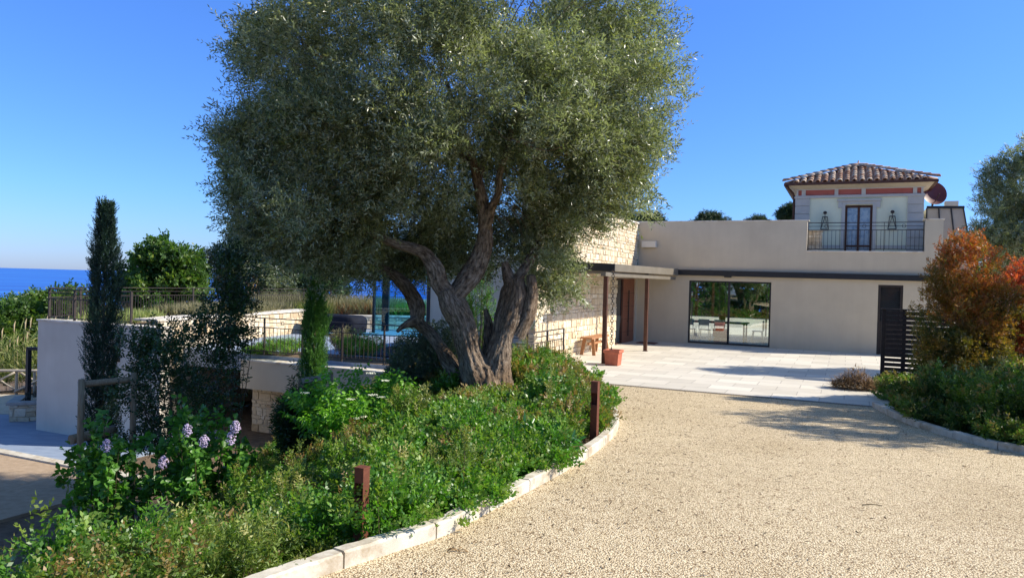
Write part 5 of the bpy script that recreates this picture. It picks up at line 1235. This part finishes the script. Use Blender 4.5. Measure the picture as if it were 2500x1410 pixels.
# ------------------------------------------------------------------ ground cover masses
def clipped(lv): pass
def inbed(n, f):
    out = []
    while len(out) < n:
        x, y = RNG.uniform(-9, 9.9), RNG.uniform(3.2, 18)
        if f(x, y): out.append((x, y))
    return out
def poisson(f, step, x0, x1, y0, y1):
    out = []
    for x in np.arange(x0, x1, step):
        for y in np.arange(y0, y1, step):
            q = (x+RNG.uniform(-.4, .4)*step, y+RNG.uniform(-.4, .4)*step)
            if f(*q): out.append(q)
    return out
def dl(x, y): 
    d, s = dist_poly(BEDTOP, np.array(x, float), np.array(y, float)); return float(d), float(s)
def left_ok(x, y):
    d, s = dl(x, y)
    if s <= 0 or d < .14: return False
    u_, v_ = uvof((x, y, 0))
    if v_ < 12.75: return False
    if d > 6.3: return False
    if math.hypot(x-tb[0], y-tb[1]) < .55: return False
    px_, py_ = proj(np.array([[x, y, gh(x, y)]]))
    return -250 < px_[0] < 1600
BOLL = [tuple(GR(880, 1328)[:2]), tuple(GR(1450, 1075)[:2])]
pts = poisson(left_ok, .40, -10, 3, 3.0, 18)
print('cover plants', len(pts))
L1_, L2_, L3_ = Leaves(), Leaves(), Leaves(); st = MB()
for x, y in pts:
    d, s = dl(x, y); z = gh(x, y); rnd = RNG.random()
    px_, py_ = proj(np.array([[x, y, z]])); px_ = px_[0]
    near = y < 9.5; h = (.36+.42*RNG.random()**1.6) if d > .8 else RNG.uniform(.36, .54)
    if px_ > 1230 and y > 11: h = RNG.uniform(.42, .64) if d > .6 else .45
    if -1.3 < x < .45 and 9.3 < y < 12.3: h = RNG.uniform(.14, .24)
    if 1020 < px_ < 1270 and y < 9.3: h = RNG.uniform(.24, .36)
    if any(abs(x-bx_-.0*(by_-y)) < .42 and by_-1.0 < y < by_+.12 for bx_, by_ in BOLL[:1]): h = .10 if abs(x-BOLL[0][0]) < .25 else .2
    if any(abs(x-bx_) < .2 and by_-.7 < y < by_+.1 for bx_, by_ in BOLL[1:]): h = .15
    if y > 11 and px_ < 1000: h = RNG.uniform(.35, .6)
    q = float(np.interp(y, [4, 7, 9.5, 9.6], [1.9, 1.3, 1.0, .65]))
    left = px_ < 520
    if left:   kind_ = 2 if rnd < .36 else (3 if rnd < .52 else 1)
    elif px_ > 1230: kind_ = 3 if rnd < .62 else 1
    else: kind_ = 1 if rnd < .66 else (2 if rnd < .82 else 3)
    sm = float(np.interp(y, [4, 7, 9.5, 10.5], [.80, 1.0, 1.15, 1.4]))
    if kind_ == 1: plant(L1_, st, (x, y, z), h, .36, int(30*q)+6, 8, 7, .045*sm, .026*sm, Lp=.11, t0=.0, tip=.7, tip0=.75, jit=.3, nstem_draw=5, rbias=RNG.uniform(-.2, .25))
    elif kind_ == 2: plant(L2_, st, (x, y, z), h*1.1, .34, int(34*q)+6, 8, 9, .042*sm, .0125*sm, Lp=.12, t0=.0, tip=.8, tip0=.8, jit=.3, nstem_draw=6)
    else: plant(L3_, st, (x, y, z), h*1.08, .34, int(30*q)+6, 8, 7, .042*sm, .021*sm, Lp=.11, t0=.0, tip=1.0, tip0=.55, jit=.3, nstem_draw=6)
for x, y in [pts[k] for k in RNG.choice(len(pts), min(230, len(pts)), replace=False)]:
    z = gh(x, y); hh = RNG.uniform(.65, 1.05)
    if abs(x-BOLL[0][0]) < .5 and BOLL[0][1]-1.2 < y < BOLL[0][1]+.2: continue
    if -1.5 < x < .45 and 7 < y < 12.4: continue
    plant((L1_, L2_, L3_)[RNG.integers(0, 3)], st, (x, y, z), hh, .12, 2, 26, 5, .04, .012, Lp=.09, t0=.35, tip=1.0, tip0=.6, jit=.3, nstem_draw=2, stem_r=.003)
print('cover leaves', L1_.count(), L2_.count(), L3_.count())
tag(L1_.build('ground_cover', cover_leaf), 'fresh green leafy ground cover filling the sloping bed under the olive', 'ground cover', kind='stuff')
tag(L2_.build('ground_cover', olivecover_leaf), 'feathery olive green ground cover with thin leaves at the lower left', 'ground cover', kind='stuff')
tag(L3_.build('ground_cover', bronze_leaf), 'ground cover with bronze young tips along the kerb bend', 'ground cover', kind='stuff')
tag(st.build('ground_cover_stems', stem_m, recalc=False), 'thin brown stems under the leafy bed plants', 'stems', kind='stuff')
# red rose buds
for fx, fy, lb in ((308, 1350, 'upper red rose bud in the lower left shrubs'), (303, 1370, 'lower red rose bud in the lower left shrubs')):
    c = at(fx, fy, 6.2); mb = MB(); mb.lathe(c-Z*.03, [(.002, 0), (.014, .006), (.018, .02), (.012, .034), (.003, .04)], 10); mb.tube([c-Z*.25, c-Z*.03], .002, 4)
    o = mb.build('rose_bud', rosem, origin=c); tag(o, lb, 'flower')
# right bed
def right_ok(x, y):
    d, s = dist_poly(K2s, np.array(x, float), np.array(y, float))
    if not (float(s) > 0 and float(d) > .22): return False
    u_, v_ = uvof((x, y, 0))
    if v_ < 8.45 or x < 6.5 or y > 19: return False
    if v_ < 12.7 and u_ < 8.35: return False
    return x < 12.5 and y > 6.5
pr = poisson(right_ok, .42, 6, 12.5, 6.5, 19); R1 = Leaves(); R2 = Leaves(); st = MB(); print('right plants', len(pr))
for x, y in pr:
    d, _ = dist_poly(K2s, np.array(x, float), np.array(y, float)); z = gh(x, y); d = float(d)
    h = .42 if d < .6 else RNG.uniform(.5, 1.0)
    _u, _v = uvof((x, y, 0))
    if _u < 9.6 and _v < 13: h = RNG.uniform(.28, .5)
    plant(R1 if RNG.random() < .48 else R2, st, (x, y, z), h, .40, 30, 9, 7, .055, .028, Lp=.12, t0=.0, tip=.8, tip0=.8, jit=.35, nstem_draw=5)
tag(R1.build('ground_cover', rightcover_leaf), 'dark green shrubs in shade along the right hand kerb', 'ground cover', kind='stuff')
tag(R2.build('ground_cover', bronze_leaf), 'brownish tipped shrubs mixed into the right hand bed', 'ground cover', kind='stuff')
tag(st.build('ground_cover_stems', stem_m, recalc=False), 'thin stems under the right hand shrubs', 'stems', kind='stuff')
# brush pile
bc = G(2088, 950, -.6); bp_ = thing('brush_pile', bc, 'heap of dry brown cuttings on the paving beside the slat screen', 'brush pile')
mb = MB()
for k in range(2000):
    a = random.uniform(0, 6.28); r_ = .46*math.sqrt(random.random()); hz = .50*(1-(r_/.5)**1.3)*random.random()
    p = bc+U*r_*math.cos(a)*1.05+V*r_*math.sin(a)*.6+Z*(hz+.02); d = randunit(1)[0]; d[2] *= .35; d[2] += .12; L = random.uniform(.10, .32)
    q = p+d*L; m2 = (p+q)/2+Z*random.uniform(0, .05)
    q[2] = max(q[2], -.59); w_ = np.cross(d, Z); w_ = w_/(np.linalg.norm(w_)+1e-6)*.005
    mb.add([p-w_, p+w_, m2+w_, m2-w_, q+w_*.5, q-w_*.5], [(0, 1, 2, 3), (3, 2, 4, 5)])
mb.build('twigs', straw_m, bp_, recalc=False)
lv = Leaves(); N_ = 900; a = RNG.uniform(0, 6.28, N_); r_ = .45*np.sqrt(RNG.random(N_)); P_ = bc+np.outer(np.cos(a)*r_*1.05, U)+np.outer(np.sin(a)*r_*.6, V)+np.outer(.48*(1-(r_/.5)**1.3)*RNG.random(N_)+.02, Z)
lv.add(P_, randunit(N_), randunit(N_), .035, .012); lv.build('dry_leaves', litter_m, bp_)
# leaf litter on the driveway
lv = Leaves(); N_ = 13000
X = RNG.uniform(-3, 8, N_); Y = 4+12*RNG.random(N_)**.8
dk, sk = dist_poly(K1s, X, Y); d2_, s2_ = dist_poly(K2s, X, Y)
kp = (sk < 0) & (dk > .02) & (s2_ < 0) & (RNG.random(N_) < np.clip(1.1*np.exp(-dk/1.4)+.18, 0, 1)); X, Y = X[kp], Y[kp]
v_ = (X-O[0])*V[0]+(Y-O[1])*V[1]; kk = v_ > VD; X, Y, v_ = X[kk], Y[kk], v_[kk]
P_ = np.stack([X, Y, road_z(v_)+.006], 1); n = len(P_); ax = randunit(n); ax[:, 2] *= .12
lv.add(P_, ax, unit(np.array([0, 0, 1.])+RNG.normal(size=(n, 3))*.3), RNG.uniform(.015, .06, n), RNG.uniform(.005, .014, n))
tag(lv.build('leaf_litter', litter_m), 'scattered dry leaves and bits on the beige gravel drive', 'leaf litter', kind='stuff')
tw = GR(2105, 1233); mb = MB(); mb.tube([tw+Z*.006, tw+np.array([.08, .01, .012]), tw+np.array([.17, -.005, .006])], .004, 5); o = mb.build('fallen_twig', stem_m, origin=tw); tag(o, 'short thin twig lying alone on the open gravel', 'twig')
tw = GR(1118, 1345); mb = MB()
for k in range(9): a = random.uniform(0, 6.28); mb.tube([tw+Z*.008, tw+np.array([math.cos(a)*.04, math.sin(a)*.03, .02]), tw+np.array([math.cos(a)*.07, math.sin(a)*.06, .006])], .0025, 4)
o = mb.build('dead_sprig', straw_m, origin=tw); tag(o, 'little reddish dead sprig on gravel near the foreground kerb', 'sprig')
# litter in beds
lv = Leaves(); N_ = 5000; X = RNG.uniform(-4, 2, N_); Y = RNG.uniform(3.5, 13, N_); dk, sk = dist_poly(K1s, X, Y); kp = (sk > 0) & (dk > .12) & (dk < .9); X, Y = X[kp], Y[kp]
P_ = np.stack([X, Y, ground_h(X, Y)+.012], 1); n = len(P_); ax = randunit(n); ax[:, 2] *= .3
lv.add(P_, ax, unit(np.array([0, 0, 1.])+RNG.normal(size=(n, 3))*.4), RNG.uniform(.02, .05, n), RNG.uniform(.008, .018, n)); tag(lv.build('bed_litter', litter_m), 'dead leaves on the soil strip behind the left kerb', 'leaf litter', kind='stuff')
# reeds
lv = Leaves(); mb = MB(); n = 2600
X = RNG.uniform(-24, -14.2, n); Y = RNG.uniform(27, 30.5, n); zb = ground_h(X, Y); Hh = RNG.uniform(1.2, 2.3, n)
for k in range(5):
    t = RNG.uniform(.15, 1, n); P_ = np.stack([X, Y, zb+Hh*t], 1); a = RNG.normal(size=(n, 3)); a[:, 2] = np.abs(a[:, 2])*.8+.5
    lv.add(P_, a, randunit(n), RNG.uniform(.35, .6, n), .030)
for i in range(0, n, 22):
    p = np.array([X[i], Y[i], zb[i]]); q = p+np.array([RNG.normal()*.25, 0, Hh[i]+.45]); mb.tube([p, (p+q)/2, q], [.006, .006, .004], 4, cap=False); mb.tube([q-Z*.25, q, q+Z*.15+np.array([.05, 0, 0])], [.012, .028, .004], 5, cap=False)
tag(lv.build('reed_bed', reed_leaf), 'tall sunlit reeds and grasses behind the rustic fence', 'reeds', kind='stuff')
tag(mb.build('reed_plumes', reed_stem, recalc=False), 'pale reed plumes standing above the reed bed', 'reeds', kind='stuff')
# grasses on roof terrace and raised bed
def grass(name, label, mat, f, n, hh, wid=.02, cat='grass', spread=.35):
    lv = Leaves(); P_ = np.array([f() for _ in range(n)]); a = RNG.normal(size=(n, 3))*spread; a[:, 2] = 1
    for k in range(2): lv.add(P_+RNG.normal(size=(n, 3))*[.04, .04, 0], a+RNG.normal(size=(n, 3))*.25, randunit(n), RNG.uniform(hh*.5, hh, n), wid)
    tag(lv.build(name, mat), label, cat, kind='stuff')
grass('terrace_grass', 'pale dry grass behind the corner railing of the white block', reed_leaf, lambda: (RNG.uniform(-12.4, -11.3), RNG.uniform(21, 24), .02), 1100, .5)
grass('terrace_brush', 'dry purplish brush behind the roof terrace railing under the broadleaf tree', brush_leaf, lambda: (RNG.uniform(-12.2, -9.3), RNG.uniform(25, 31), .02), 4200, .62, .03)
def fb(x0, x1, y0, y1, z): return lambda: (RNG.uniform(x0, x1), RNG.uniform(y0, y1), z)
grass('dry_brush', 'dry grey brown brush along the far terrace edge', brush_leaf, fb(-12, -5.5, 33.8, 37, -.25), 5200, 1.15, .03)
grass('rust_grass', 'rusty orange ornamental grass behind the covered table', rust_leaf, fb(-8.2, -6.2, 34.0, 34.8, -.25), 1500, .75, .025)
grass('green_grass', 'light green ornamental grass behind the glass screen', fern_leaf, fb(-6.1, -2.5, 33.9, 36, -.25), 3200, .85, .025)
grass('pale_grass', 'pale feathery grass left of the rusty grass', reed_leaf, fb(-10.3, -8.2, 33.6, 35, -.25), 1800, .8, .025)
print('objects', len(bpy.data.objects))
